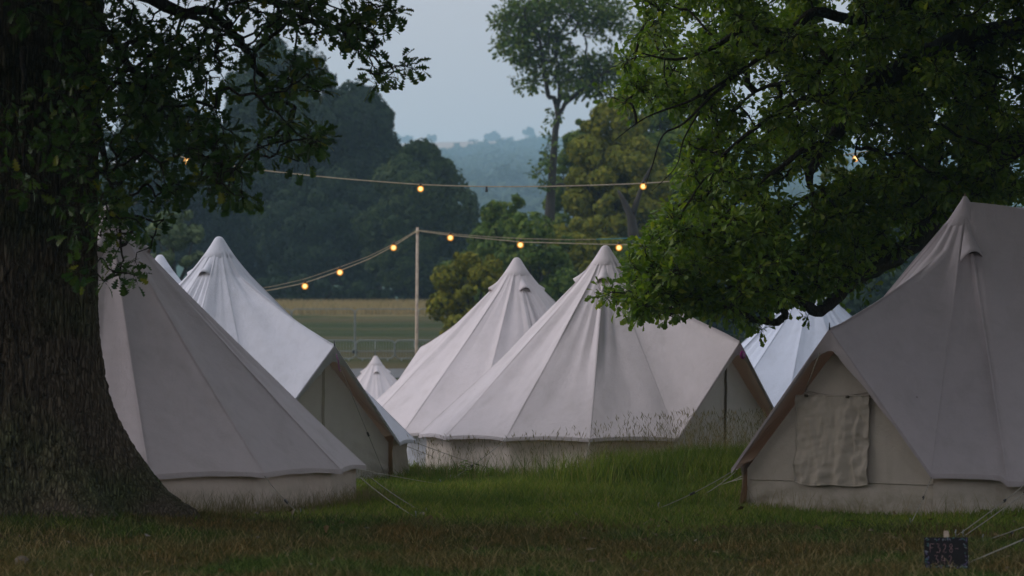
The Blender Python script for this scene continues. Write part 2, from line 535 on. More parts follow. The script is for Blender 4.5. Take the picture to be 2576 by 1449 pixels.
def rope(parent, a, b, mat=None, r=.0045, slider=True, peg=True, sag=.02, cut=.62):
    a = np.asarray(a, float); b = np.asarray(b, float)
    t = np.linspace(0, 1, 9)[:, None]
    pts = a * (1 - t) + b * t; pts[:, 2] -= sag * 4 * (t * (1 - t))[:, 0]
    m = MB(); m.tube(pts, r, 5)
    o = m.build('guy_rope', mat or M_ROPE, parent)
    if slider:
        p = a * (1 - cut) + b * cut
        m = MB(); d = b - a; d /= np.linalg.norm(d); sd = np.cross(d, (0, 0, 1)); sd /= np.linalg.norm(sd)
        m.box(p + np.array((0, 0, -sag)), (.055, .014, .022), np.array((d, sd, np.cross(d, sd))))
        m.build('rope_slider', M_DARK, o, False)
    if peg:
        m = MB(); d = (b - a); d[2] = 0; d /= np.linalg.norm(d)
        m.tube([b - d * .04 + (0, 0, -.12), b + d * .02 + (0, 0, .03), b + d * .005 + (0, 0, .055)], .006, 5)
        m.build('peg', M_STEEL, o)
    return o


def tent(name, label, apex, gz, R=2.5, e=.5, door=None, peak_h=1.7, peak_r=2.35, cloth=CV_PINK, ridge=0.0, hoods=(),
         sag=.025, door_sag=.035, setin=.22, seed=1, trim=(.06, .16), ropes=(), group='bell tents on the meadow', e_front_drop=0.0,
         zip_line=False, hs=1.0, rope_len=1.25, wrinkle=1.0, trimmat=None, wallmat=None, doormat=None, tside=(1, .25)):
    wrinkle = wrinkle * 1.5
    apex = np.asarray(apex, float); H = apex[2] - gz
    root = thing(name, label, 'tent', (apex[0], apex[1], gz), group)
    TENTS.append((apex[0], apex[1], R - .1, ridge))
    hw = R_(DA)
    az0 = R_(door if door is not None else 7.0)
    # stations round the perimeter: angle, ridge offset
    sub = np.array([0, .03, .12, .21, .3, .4, .5, .6, .7, .79, .88, .97])
    st_ = []; inp_ = []
    seam_pts = {}

    def seam(k):
        th = az0 + k * hw
        if door is not None and k % NP == 0:
            return th, np.array((peak_r * math.cos(th), peak_r * math.sin(th), peak_h)), 0.0
        Rt = R
        if ridge > 0 and k in (-1, NP - 1):
            t2 = az0 - hw - R_(3)
            return az0 - hw + (k > 0) * 2 * PI, np.array((R * 1.075 * math.cos(t2), R * 1.075 * math.sin(t2), e)), 1.0
        if ridge > 0 and math.cos(th) < -.3:
            ya = 1.075 * R * math.sin(az0 - hw - R_(3)); xa = 1.075 * R * math.cos(az0 - hw - R_(3))
            if (k % NP) != NP - 1 and (k % NP) > 1: Rt = min(R, (xa - .13 * ya) / (math.cos(th) - .13 * math.sin(th)))
        return th, np.array((Rt * math.cos(th), Rt * math.sin(th), e - e_front_drop * .45 * float(sstep(-104, -86, (math.degrees(th) + 180) % 360 - 180)) * (math.degrees(th) % 360 > 180))), 1.0

    def shift(th):
        """how far along the ridge a station of this direction hangs (0 = first pole)"""
        return 0.0
    order = list(range(NP))
    for k in order:
        th0, E0, c0 = seam(k); th1, E1, c1 = seam(k + 1)
        for f in sub:
            th = th0 + f * hw
            E = E0 * (1 - f) + E1 * f
            if c0 and c1:
                bow = 4 * f * (1 - f)
                E[:2] *= 1 - .012 * bow; E[2] += .025 * bow
            st_.append((th, E)); inp_.append(4 * f * (1 - f))
    inp = np.array(inp_); th = np.array([a for a, _ in st_]); E = np.array([b_ for _, b_ in st_])
    A = np.zeros((len(th), 3)); A[:, 2] = H
    capw = np.ones(len(th))
    if ridge > 0:
        # split the fan at +-90 degrees and insert the straight sides
        ang = (np.degrees(th) + 180) % 360 - 180
        o = np.argsort(ang); th, E, A, ang, inp = np.radians(ang[o]), E[o], A[o], ang[o], inp[o]
        L = []; nst = 40
        # left fan from +90 round by 180 to -90
        lf = np.where(ang >= 90)[0]; lb = np.where(ang <= -90.5)[0]
        seq = []
        for i in np.concatenate([lf, lb]): seq.append((th[i], E[i].copy(), A[i].copy(), 1.0, inp[i]))
        la = seq[-1]
        
        for q in np.linspace(0, 1, nst):
            cw = max(0., 1 - q * ridge / .7, 1 - (1 - q) * ridge / .7)
            bow = .025 * abs(math.sin(q * PI * 3))
            edr = e_front_drop * (.45 + .55 * min(1, q * 3))
            seq.append((-PI / 2, np.array((q * ridge, -R + bow, e - edr + bow * .8)), np.array((q * ridge, 0, H - (.05 + .05 * math.sin(PI * q)) * (1 - cw))), cw, abs(math.sin(q * PI * 3))))
        rt = np.where((ang > -86) & (ang < 86))[0]
        for i in rt:
            Ei = E[i].copy(); Ei[0] += ridge; seq.append((th[i], Ei, np.array((ridge, 0, H)), 1.0, inp[i]))
        for q in np.linspace(1, 0, nst):
            cw = max(0., 1 - q * ridge / .7, 1 - (1 - q) * ridge / .7)
            seq.append((PI / 2, np.array((q * ridge, R, e)), np.array((q * ridge, 0, H - (.05 + .05 * math.sin(PI * q)) * (1 - cw))), cw, abs(math.sin(q * PI * 3))))
        th = np.array([a[0] for a in seq]); E = np.array([a[1] for a in seq]); A = np.array([a[2] for a in seq]); capw = np.array([a[3] for a in seq]); inp = np.array([a[4] for a in seq])
    n = len(th)
    D = A[:, 2] - E[:, 2]; hv = E - A; hv[:, 2] = 0; Lh = np.linalg.norm(hv, axis=1); hv /= Lh[:, None]
    S = np.concatenate([np.linspace(0, .2, 9)[:-1], np.linspace(.2, 1, 40)])
    arc = np.concatenate([[0], np.cumsum(np.linalg.norm(np.diff(E[:, :2], axis=0), axis=1))])
    rows = []
    isdoor = np.zeros(n)
    if door is not None:
        dd = np.abs((np.degrees(th) - door + 180) % 360 - 180)
        isdoor = np.clip(1 - dd / DA, 0, 1)
        if ridge > 0: isdoor[np.abs(A[:, 0]) > .01] = 0
    sg = sag * (1 - isdoor) + door_sag * isdoor
    nrm = hv * (D / np.hypot(D, Lh))[:, None]; nrm[:, 2] = Lh / np.hypot(D, Lh)
    ksc = H / 3.0
    for s_ in S:
        if s_ < .2:
            q = s_ / .2
            r = .050 * (1 - q) ** 2 + 2 * q * (1 - q) * .165 + q * q * .41; dz = 2 * q * (1 - q) * .20 + q * q * .48
            r, dz = r * ksc, dz * ksc
            rc = np.full(n, r); zc = np.full(n, dz)
        else:
            u = (s_ - .2) / .8
            rc = .41 * ksc * (1 - u) + Lh * u; zc = .48 * ksc * (1 - u) + D * u + sg * 4 * u * (1 - u) ** .8 * (1 - u) ** .2
        rs = Lh * s_ + .0; zs = D * s_ + sg * 4 * s_ * (1 - s_)
        r = rc * capw + rs * (1 - capw); dz = zc * capw + zs * (1 - capw)
        p = A + hv * r[:, None]; p[:, 2] -= dz
        win = np.clip(s_ * 4, 0, 1) * np.clip((1 - s_) * 6, 0, 1)
        wr = .012 * wrinkle * win * (fbm(arc * 2.6 + seed * 9, s_ * 1.6 + seed, seed, 3)) * (1 + 1.0 * isdoor)
        wr = wr + .016 * wrinkle * np.clip((s_ - .5) * 3, 0, 1) * np.clip((1 - s_) * 10, 0, 1) * vn(arc * 6.5, s_ * 2.5, seed + 4) * (.35 + isdoor)
        wr = wr + .007 * wrinkle * np.clip((.75 - s_) * 3, 0, 1) * win * vn(arc * 7 + s_ * 2, s_ * .8, seed + 8)
        wr = wr - .034 * inp * np.sin(PI * min(1, s_ * 1.02)) ** .7 * min(1, s_ * 3.5) * (1 - .5 * isdoor)
        for hz_ in hoods:
            da = np.abs((np.degrees(th) - hz_ + 180) % 360 - 180)
            wr = wr + .022 * wrinkle * np.exp(-(da / 12) ** 2) * np.exp(-((s_ - .42) / .22) ** 2) * np.cos(da * .75) * (s_ > .2)
        rows.append(p + nrm * wr[:, None])
    top = rows[-1]
    h1 = top + hv * .005; h1[:, 2] -= .020 * (1 - .5 * isdoor)
    h2 = top + hv * .004 + nrm * 0; h2[:, 2] -= .046 * (1 - .5 * isdoor) * (1 + .12 * vn(arc * 5, 0, seed))
    org = np.array((apex[0], apex[1], gz))
    m = MB(); m.grid(np.array(rows) + org, wrap=True); m.build('roof', cloth, root)
    m = MB(); m.grid(np.array([top + nrm * .002, h1, h2]) + org, wrap=True); m.build('eave_hem', cloth, root)
    # seam tapes: slim felled strips along each seam
    m = MB()
    for k in range(NP):
        a = az0 + k * hw
        i = int(np.argmin(np.abs((th - a + PI) % (2 * PI) - PI) + np.abs(A[:, 0]) * 3))
        if ridge > 0 and not (-180 <= ((np.degrees(a) + 180) % 360 - 180) <= -80 or ((np.degrees(a) + 180) % 360 - 180) > 100): continue
        sd = np.cross(nrm[i], hv[i] * Lh[i] - np.array((0, 0, D[i]))); sd /= np.linalg.norm(sd)
        col = np.array([rows[j][i] for j in range(4, len(S))]) + nrm[i] * .005
        m.grid(np.stack([col - sd * .010 - nrm[i] * .004, col, col + sd * .010 - nrm[i] * .004], 1) + org)
    m.build('seam_tape', cloth, root)
    # cap over the pole
    for ax_ in ([0] if ridge == 0 else [0, ridge]):
        m = MB()
        pr = [(0.001, .022), (.028, .018), (.050, .002), (.071, -.03), (.108, -.09), (.158, -.165), (.211, -.24), (.209, -.248)]
        if ridge > 0: pr = [(.001, .06), (.018, .05), (.048, .0), (.082, -.05), (.134, -.13), (.211, -.24), (.209, -.248)]
        m.revolve([(a_ * ksc, b_ * ksc) for a_, b_ in pr], org + (ax_, 0, H + .004), 26)
        m.build('apex_cap', cloth, root)
        if ridge > 0:
            m = MB(); m.revolve([(.001, .09), (.012, .07), (.03, .01), (.045, -.02)], org + (ax_, 0, H + .004), 12); m.build('pole_finial', M_DKROPE, root)
    if ridge > 0:
        t_ = np.linspace(.03, .97, 30)
        m = MB(); m.tube(np.stack([t_ * ridge, t_ * 0, H - .05 - .05 * np.sin(PI * t_)], 1) + org, .022, 8); m.build('ridge_tape', CV_WHITE, root)
    # wall
    keep = isdoor < .001
    wr_ = MB()
    segs = []; cur = []
    idx = list(range(n))
    if door is not None:
        s0 = int(np.argmax(isdoor)); idx = idx[s0:] + idx[:s0]
    Wt = []
    for i in idx:
        if not keep[i] and door is not None: continue
        Wt.append(i)
    Wt = np.array(Wt)
    wrow = []
    for z_, off in ((1.06, .10), (.75, .115), (.45, .10), (.15, .085), (.0, .05), (-.04, .05)):
        p = E[Wt] - hv[Wt] * off
        p[:, 2] = E[Wt][:, 2] * z_
        p += hv[Wt] * (.014 * vn(arc[Wt] * 3.1, z_ * 1.5 + seed, seed + 21) + .008 * vn(arc[Wt] * 9, z_, seed + 22))[:, None]
        wrow.append(p)
    wr_.grid(np.array(wrow) + org, wrap=(door is None)); wr_.build('wall', wallmat or CV_WALL, root)
    # door gable
    if door is not None:
        a0, a1 = az0 - hw, az0 + hw
        pk = np.array((peak_r * math.cos(az0), peak_r * math.sin(az0), peak_h))
        c0 = seam(-1)[1].copy(); c1 = np.array((R * math.cos(a1), R * math.sin(a1), seam(1)[1][2]))
        dn = np.array((math.cos(az0), math.sin(az0), 0))
        i0, i1 = c0 * (1, 1, 1) - .1 * c0 * (1, 1, 0) / R, c1 - .1 * c1 * (1, 1, 0) / R
        ip = pk - dn * setin * .6 - (0, 0, .13)
        U = np.linspace(0, 1, 41); Vv = np.linspace(0, 1, 33)
        g = np.zeros((33, 41, 3))
        for j, v_ in enumerate(Vv):
            for i, u in enumerate(U):
                hgt = 1 - abs(2 * u - 1)
                ztop = (i0[2] * (1 - u) + i1[2] * u) * (1 - hgt) + ip[2] * hgt
                z_ = ztop * v_
                b_ = i0 * (1 - u) + i1 * u
                lean = (ip - (i0 + i1) / 2)[:2] * (z_ / ip[2]) * .55
                g[j, i] = (b_[0] + lean[0], b_[1] + lean[1], z_ - .03 * (v_ == 0))
        uu = U[None, :]; vv = Vv[:, None]
        dsp = .012 * fbm(uu * 7 + seed, vv * 5, seed + 31, 3) * (uu * (1 - uu) * 4) + .01 * vn(uu * 3 + vv * 6, vv * 9 - uu * 2, seed + 33) * (np.clip(1 - vv, 0, 1))
        g[:, :, :2] += dsp[:, :, None] * dn[:2] - dn[:2] * setin * .35
        m = MB(); m.grid(g + org); dp = m.build('door_panel', doormat or CV_WALL, root)
        root['_g'] = 0
        del root['_g']
        # trim hanging from the porch edge
        ia = []
        t_ = np.concatenate([np.linspace(0, 1, 21), np.linspace(1, 0, 21)[1:]])
        edge = np.concatenate([c0 + (pk - c0) * np.linspace(0, 1, 21)[:, None], pk + (c1 - pk) * np.linspace(0, 1, 21)[1:, None]])
        edge = edge + dn * .006
        dr = trim[0] + (trim[1] - trim[0]) * t_ ** 1.6
        dr = dr * np.where(np.arange(41) < 20, tside[0], np.where(np.arange(41) == 20, 1, tside[1] + (1 - tside[1]) * np.clip(1 - (np.arange(41) - 20) / 4, 0, 1)))
        if tside[0] < 1: dr[:20] = (trim[0] + (trim[1] - trim[0]) * t_[:20] ** 1.6) * (tside[0] + (1 - tside[0]) * np.clip((np.arange(20) - 16) / 4, 0, 1))
        r1 = edge + dn * .004; r1[:, 2] -= .012
        r2 = edge - dn * .02 + dn * (.008 * vn(np.arange(41) * .7, 0, seed))[:, None]; r2[:, 2] -= dr * .6
        r3 = edge - dn * .05; r3[:, 2] -= dr * (1 + .08 * vn(np.arange(41) * .9, 3, seed))
        m = MB(); m.grid(np.array([r1, r2, r3]) + org); m.build('porch_trim', trimmat or cloth, root)
        m = MB(); m.tube(np.array([pk + (0, 0, -.02), pk + (0, 0, .055)]) + org, [.009, .005], 6); m.build('pole_spike', M_DARK, root)
        if zip_line:
            q = g[:, 20] + dn * .006 + org
            q2 = q.copy(); m = MB(); sdv = np.array((-dn[1], dn[0], 0))
            m.grid(np.stack([q - sdv * .022, q + dn * .012, q + sdv * .022], 1)); m.build('door_zip', M_DKROPE if zip_line == 'dark' else CV_FLAP, root)
        root_info = dict(pk=pk + org, c0=c0 + org, c1=c1 + org, dn=dn, grid=g + org, root=root, door=dp)
    else:
        root_info = dict(root=root)
    # vents
    for hz_ in hoods:
        a = R_(hz_); dirv = np.array((math.cos(a), math.sin(a), 0)); tv = np.array((-math.sin(a), math.cos(a), 0))
        i_ = int(np.argmin(np.abs((th - a + PI) % (2 * PI) - PI) + (.6 * A[:, 0] if ridge > 0 else 0)))
        line = np.array([rows[j][i_] for j in range(3, 26)])
        cl_ = np.concatenate([[0], np.cumsum(np.linalg.norm(np.diff(line, axis=0), axis=1))])
        rows_ = []; w_ = 0
        nv = nrm[i_]
        for u in np.linspace(0, 1, 10):
            bp0 = np.array([np.interp(.02 + .36 * hs * ksc * u, cl_, line[:, q]) for q in range(3)])
            rr_ = max(.08, float(np.hypot(bp0[0] - A[i_][0], bp0[1])))
            row = []
            for v_ in np.linspace(-1, 1, 13):
                w_ = (.018 + .085 * u) * hs * ksc
                back = (w_ * v_) ** 2 / (2 * rr_)
                row.append(bp0 + tv * w_ * v_ - dirv * back - (0, 0, .03 * hs * u * v_ * v_) + nv * ((-.004 + .075 * hs * u ** 2.0 * (1 - v_ * v_) ** .8) * ksc))
            rows_.append(row)
        p0 = np.array(rows_[-1][0]); sl = unit(line[10] - line[8])
        lip = [np.array(q) - nv * .012 + sl * .004 for q in rows_[-1]]
        m = MB(); m.grid(np.array(rows_ + [lip]) + org); ho = m.build('vent_hood', cloth, root)
        m = MB(); m.grid(np.array([np.array(rows_[8]) - nv * .004, [q - nv * max(0, nv.dot(q - np.array(rows_[8][0]))) * .97 for q in np.array(rows_[8])]]) + org); m.build('vent_mesh', M_MESH, ho)
    # guy ropes
    for az in ropes:
        a = R_(az); dirv = np.array((math.cos(a), math.sin(a), 0))
        p0 = org + dirv * (R + .01) + (0, 0, e - .03)
        p1 = org + dirv * (R + rope_len); p1[2] = float(G(p1[0], p1[1])) + .03
        rope(root, p0, p1)
    return root_info


def seam_angles(door, ks):
    return [door + DA * k for k in ks]


ap = P(275, 520, 29.0)
T_left = tent('bell_tent', 'dusky grey canvas bell tent partly behind the thick oak trunk', ap, 0.0, R=2.62, e=.40, door=157.8, cloth=CV_PALE, wallmat=CV_CREAM,
              hoods=(-8, 82, -98, 172), seed=3, rope_len=.55, ropes=seam_angles(157.8, [5, 6]), wrinkle=.9)
T_left2 = tent('bell_tent', 'white bell tent whose open porch faces right, pink ribbon at its peak', P(551, 600, 36.0), 0.0, R=2.5, e=.48, door=-47,
               peak_h=1.68, peak_r=2.3, cloth=CV_WHITE, hoods=(-112, -22 + 90, 158, 158 + 90 - 360 + 180), seed=5, ropes=seam_angles(-47, [2, 3, -2]), zip_line=True, doormat=CV_DOOR, trim=(.05, .2))
T_mid = tent('bell_tent', 'largest pale pinkish bell tent standing behind the tall seeding grass', P(1523, 622, 38.0), 0.0, R=2.5, e=.52, door=-45, peak_h=1.74, peak_r=2.35,
             cloth=CV_PINK, hoods=(-97, -7, 83, 173), seed=8, ropes=seam_angles(-45, [-2, -3, 2]), zip_line='dark', doormat=CV_DOOR, wallmat=CV_CREAM, wrinkle=1.3, trim=(.04, .16))
T_back = tent('bell_tent', 'pale bell tent behind the largest one, its lower left side hidden by a white tent', P(1300, 652, 41.0), 0.0, R=2.5, e=.5, door=128, peak_h=1.72, peak_r=2.35,
              cloth=CV_PINK, hoods=(-72, 18, 108, -162), seed=13, ropes=(), wallmat=CV_WHITE, wrinkle=1.0)
T_far_right = tent('bell_tent', 'bluish white bell tent behind the low snaking oak branch', P(2040, 686, 43.5), 0.0, R=2.5, e=.5, door=100, cloth=CV_BLUE,
                   hoods=(-60, 30, 120, -150), seed=17, ropes=(), wrinkle=.6)
apx = P(945, 897, 78); T_small = tent('bell_tent', 'tiny distant bell tent showing only its top before the barriers', apx, float(G(apx[0], 78)), R=2.5, e=.5, door=100, cloth=CV_PINK,
                                       hoods=(-84, 6, 96, -174), seed=19, ropes=(), wrinkle=.6)
apx = P(403, 645, 44.5); T_strip = tent('bell_tent', 'pale bell tent showing as a sliver between two bigger tents', apx, 0.0, R=2.5, e=.5, door=80, cloth=CV_WHITE,
                                         hoods=(-120, -30 + 90, 150, -30 - 150), seed=23, ropes=(), wrinkle=.6)
apx = P(2428, 508, 29.1)
T_right = tent('ridge_tent', 'large grey twin pole tent with a ridge, closed window flap on its gable', apx, 0.0, R=2.42, e=.40, door=-132.5, peak_h=1.78, peak_r=2.35, cloth=CV_SAND,
               ridge=3.2, hs=1.45, hoods=(-64,), sag=.03, door_sag=.075, setin=.24, tside=(.22, 1), seed=29, ropes=(), group=None, e_front_drop=.14, trim=(.05, .21), wrinkle=1.1)

# window flap and seam on the right tent's gable
g = T_right['grid']; dn = T_right['dn']; rt = T_right['root']


def gpt(u, v_, off):
    x = u * 40; y = v_ * 32
    i, j = int(min(39, x)), int(min(31, y)); fx, fy = x - i, y - j
    p = (g[j, i] * (1 - fx) + g[j, i + 1] * fx) * (1 - fy) + (g[j + 1, i] * (1 - fx) + g[j + 1, i + 1] * fx) * fy
    return p + dn * off


def gz_at(u, z):
    ztop = g[32, int(round(u * 40))][2]
    return min(.98, z / ztop)


rows = []
nU, nV = 61, 61
for j, vz in enumerate(np.linspace(1.13, .285, nV)):
    row = []
    for i, u in enumerate(np.linspace(.27, .655, nU)):
        a = i / (nU - 1); bq = j / (nV - 1)
        x = u * 40; i0 = int(x)
        z = vz - .03 * math.sin(a * PI) * bq - .012 * bq * math.sin(a * 9)
        v_ = gz_at(u, z)
        cr1 = 1 - abs(float(vn(a * 6 + bq * .9, bq * .55 + 3, 71))); cr2 = 1 - abs(float(vn(a * 5 - bq * 5, bq * 3 + a * 3, 72)))
        fold = .020 * cr1 ** 5 * min(1, bq * 4) + .010 * cr2 ** 5 * max(0, min(1, a * 4 - 2.2)) + .012 * float(vn(a * 7 + bq * .8, bq * 1.3, 51)) * (.4 + .8 * min(1, bq * 3)) + .005 * float(vn(a * 15 + bq * 3, bq * 3.4 + a * 4, 52)) + .011 * math.exp(-((a - .86) / .16) ** 2) * float(vn(bq * 11 - a * 5, a * 4, 57)) \
            + .018 * math.exp(-((a - .12 - .28 * bq) / .05) ** 2) * (bq > .25) + .006 * float(vn(a * 24, bq * 8 + a * 5, 58)) + .005 * float(vn(a * 9 + bq * 13, bq * 16, 59)) + .006 * math.sin(a * 21) * math.exp(-((a - .5) / .28) ** 2) * math.sin(min(bq * 2.6, PI * .8))
        base = gpt(u, v_, 0)
        row.append(base + dn * (.034 + 1.45 * fold + .012 * bq) + np.array((0, 0, z - base[2])))
    rows.append(row)
A_ = np.array(rows)
m = MB(); m.grid(A_); fl = m.build('window_flap', CV_FLAP, rt)
ring = np.concatenate([A_[0], A_[1:, -1], A_[-1, ::-1][1:], A_[::-1, 0][1:-1]])
m = MB(); m.tube(np.concatenate([ring, ring[:1]]) + dn * .001, .008, 5, False); m.build('flap_hem', CV_FLAP, fl)
for u in (.33, .55, .67):
    m = MB(); p = gpt(u, gz_at(u, 1.12), .05); m.revolve([(.001, .012), (.016, .01), (.02, 0), (.016, -.012), (.001, -.012)], p, 10); m.build('toggle', M_DKROPE, fl)
m = MB()
pts = np.array([gpt(u, gz_at(u, .30), .010) for u in np.linspace(.02, .98, 40)]); m.tube(pts, .006, 4); m.build('door_seam', CV_FLAP, rt); m = MB()
pts = np.array([gpt(u, gz_at(u, 1.15), .010) for u in np.linspace(.29, .71, 20)]); m.tube(pts, .005, 4)
m.build('door_seam', CV_FLAP, rt)

# ropes of the right tent
pk = T_right['pk']; c0 = T_right['c0']; c1 = T_right['c1']
def gp(x, y):
    """the ground point seen at picture x, y"""
    d = K * CAMZ / (y - HOR)
    p = P(x, y, d); p[2] = float(G(p[0], p[1])) + .02
    return p
rope(rt, P(2062, 888, 27.25), gp(1925, 1262), sag=.0, slider=True, peg=True, r=.006, cut=.47)
rope(rt, c0 + (0, 0, -.03), gp(1660, 1282), cut=.55)
rope(rt, c0 + (.05, .1, -.03), gp(1755, 1258), cut=.6, slider=False)
rope(rt, c0 + (.25, .75, -.05), gp(1800, 1240), slider=False)
rope(rt, c0 + (.35, 1.3, -.08), gp(1825, 1236), slider=False)
rope(rt, c1 + (0, 0, -.03), gp(2290, 1322), cut=.4)
rope(rt, P(2660, 1150, 26.55), gp(2405, 1352), cut=.55)
rope(rt, P(2690, 1150, 26.55), gp(2424, 1352), cut=.45)
rope(rt, P(2900, 1195, 26.2), gp(2474, 1366), slider=True, cut=.85)
rope(rt, P(2950, 1180, 26.2), gp(2436, 1424), slider=True, r=.006, cut=.78)
# rope running down the back of the roof, clear of the cloth
rope(rt, P(2394, 560, 30.2), P(2246, 722, 31.2), M_DKROPE, r=.008, slider=False, peg=False, sag=0)
# long ropes of the left tents
r1 = T_left['root']
rope(r1, P(926, 1196, 28.9), gp(1072, 1296), cut=.75)
rope(r1, P(905, 1200, 27.9), gp(1045, 1308), cut=.7)
r2 = T_left2['root']
pk2 = T_left2['pk']; dn2 = T_left2['dn']
rope(r2, pk2 + dn2 * .03 + (0, 0, -.14), gp(975, 1216), sag=0, cut=.62)
rope(r2, T_left2['c0'] + (0, 0, -.03), gp(1105, 1222), cut=.5)

# ribbons/tags at porch peaks
M_PURP = solid('magenta_card', (.32, .03, .26), .6, 0, .2, 30)
M_LILAC = solid('lilac_ribbon', (.36, .16, .34), .7, 0, .2, 30)
pm = T_mid['pk']; dm = T_mid['dn']
t0 = thing('hanging_tag', 'round magenta tag hanging at the porch peak of the largest pinkish tent', 'tag', tuple(pm))
m = MB(); sd = np.array((-dm[1], dm[0], 0)); c_ = pm + dm * .04 + (0, 0, -.17)
ang = np.linspace(0, 2 * PI, 17)[:-1]
ringp = np.array([c_ + sd * .048 * math.cos(a) + np.array((0, 0, .055)) * math.sin(a) for a in ang])
m.add(np.concatenate([ringp, ringp + dm * .012, [c_], [c_ + dm * .016]]), [(i, (i + 1) % 16, 16 + (i + 1) % 16, 16 + i) for i in range(16)],
      [(32, (i + 1) % 16, i) for i in range(16)] + [(33, 16 + i, 16 + (i + 1) % 16) for i in range(16)])
m.build('disc', M_PURP, t0)
m = MB(); m.tube([c_ + (0, 0, .05), c_ + (0, 0, .13) - dm * .03], .004, 5); m.build('string', M_LILAC, t0)
m = MB(); m.box(c_ + dm * .016 + (0, 0, -.005), (.004, .035, .05), np.array((dm, sd, (0, 0, 1)))); m.build('white_mark', M_LILAC, t0)
t0 = thing('hanging_ribbon', 'lilac ribbon dangling from the porch peak of the white tent', 'ribbon', tuple(pk2))
m = MB(); sd = np.array((-dn2[1], dn2[0], 0))
q = np.array([pk2 + dn2 * (.05 + .01 * math.sin(k)) + sd * (.01 * k - .005) + np.array((0, 0, -.14 - .03 * k)) for k in range(7)])
m.grid(np.stack([q - sd * .012, q + dn2 * .004, q + sd * .012], 1)); m.build('ribbon_strip', M_LILAC, t0)
m = MB(); m.tube([q[0] + (0, 0, .03), q[0]], .006, 5); m.build('knot', M_LILAC, t0)

# ------------------------------------------------------------------ grass fields (after the tents)
x, y = scatter(230000, 17.5, 28)
edge = 25.6 + 1.0 * fbm(x * .5, y * .3, 61, 2) + np.where(x > 2.5, -.6, 0) - .0
k = clear(x, y) & (y < edge + rng.normal(0, .5, len(x)))
x, y = x[k], y[k]
h = (.035 + .085 * rng.random(len(x)) ** 2.5) * (1 + .5 * fbm(x * .9, y * .6, 62, 2))
blades('mown_grass', x, y, h, .007 + .005 * rng.random(len(x)), .9, GR_MOWN)
x, y = scatter(7000, 17.5, 27.5); k = clear(x, y) & (fbm(x * .8, y * .5, 90, 2) > -.15); x, y = x[k], y[k]
blades('dry_grass', x, y, .07 + .13 * rng.random(len(x)) ** 2, .0045, 1.2, GR_STRAW, 3)
# long grass
x, y = scatter(230000, 20.0, 37.5)
edge = 25.4 + 1.0 * fbm(x * .5, y * .3, 61, 2) + np.where(x > 2.5, -.6, 0)
k = clear(x, y) & (y > edge + rng.normal(0, .9, len(x)) - 4 * (fbm(x * .7 + 9, y * .35, 65, 3) > .22))
x, y = x[k], y[k]
h = (.06 + .13 * rng.random(len(x))) * (1 + .75 * fbm(x * .8 + 5, y * .5, 63, 3)) * (.55 + .45 * sstep(25, 29, y))
blades('lush_grass', x, y, np.maximum(h, .03), .007 + .006 * rng.random(len(x)), .8, GR_LUSH)
x, y = scatter(70000, 36, 60); k = clear(x, y); x, y = x[k], y[k]
blades('long_grass', x, y, .1 + .15 * rng.random(len(x)), .014, .7, GR_LUSH)
# thick tussocks in front of the largest tent
n_ = 26000
x = rng.normal(2.75, .95, n_); y = rng.normal(34.0, .75, n_); k = clear(x, y) & (y > 31.5); x, y = x[k], y[k]
blades('tussock_grass', x, y, (.16 + .28 * rng.random(len(x))) * (1 + .4 * fbm(x * 1.2, y, 71, 2)), .009, .55, GR_LUSH, 3)
# seeding stalks
n_ = 2300
u = rng.random(n_)
x = np.where(u < .28, rng.uniform(-1.2, 3.8, n_), rng.normal(2.9, .95, n_)); y = 35.3 - .5 * np.abs(rng.normal(0, 1.2, n_)) - .25 * np.abs(x - 1.3) ** 1.0 * 0
k = clear(x, y) & (y > 31); x, y = x[k], y[k]
blades('seeding_grass', x, y, .30 + .62 * rng.random(len(x)) * (.55 + .45 * sstep(-.5, 2.2, x)), .0038, .45, GR_SEED, 4, head=.085)
# wisps along the other walls
xs_, ys_ = [], []
for (cx, cy, r, ex), num, (a0, a1) in ((TENTS[0], 4200, (-110, 5)), (TENTS[1], 200, (-80, 0)), (TENTS[7], 420, (-165, -90))):
    a = np.radians(rng.uniform(a0, a1, num)); rr = r + .06 + np.abs(rng.normal(0, .18, num))
    xs_.append(cx + rr * np.cos(a)); ys_.append(cy + rr * np.sin(a))
cx, cy, r, ex = TENTS[7]
xs_.append(rng.uniform(cx, cx + 2.2, 200)); ys_.append(cy - r - .05 - np.abs(rng.normal(0, .15, 200)))
x = np.concatenate(xs_); y = np.concatenate(ys_)
blades('wispy_grass', x, y, .08 + .26 * rng.random(len(x)) ** 2, .0040, .6, GR_SEED, 3)
# straw strip at the far edge of the field
n_ = 40000
x = rng.uniform(-34, 20, n_); y = 195 - 15 * rng.random(n_) ** 1.4
blades('straw_grass', x, y, .35 + .45 * rng.random(n_), .05, .5, GR_STRAW, 2)

# a nettle-like weed before the wall
def weed(x, y, h, label):
    z = float(G(x, y))
    root = thing('weed', label, 'plant', (x, y, z))
    m = MB(); m.tube([(x, y, z), (x + .01, y, z + h * .5), (x - .01, y, z + h)], [.005, .004, .002], 5); m.build('stem', OAK_R, root)
    V = []; F = []
    for k in range(11):
        zz = z + h * (.25 + .075 * k); a = k * 2.4; L = .11 - .005 * k
        d = np.array((math.cos(a), math.sin(a), .15)); s_ = np.array((-math.sin(a), math.cos(a), 0)) * .03
        p = np.array((x, y, zz)); b_ = len(V)
        V += [p, p + d * L * .5 - s_, p + d * L - (0, 0, .03), p + d * L * .5 + s_]; F.append((b_, b_ + 1, b_ + 2, b_ + 3))
    obj('leaves', V, np.array(F), OAK_R, root, False)


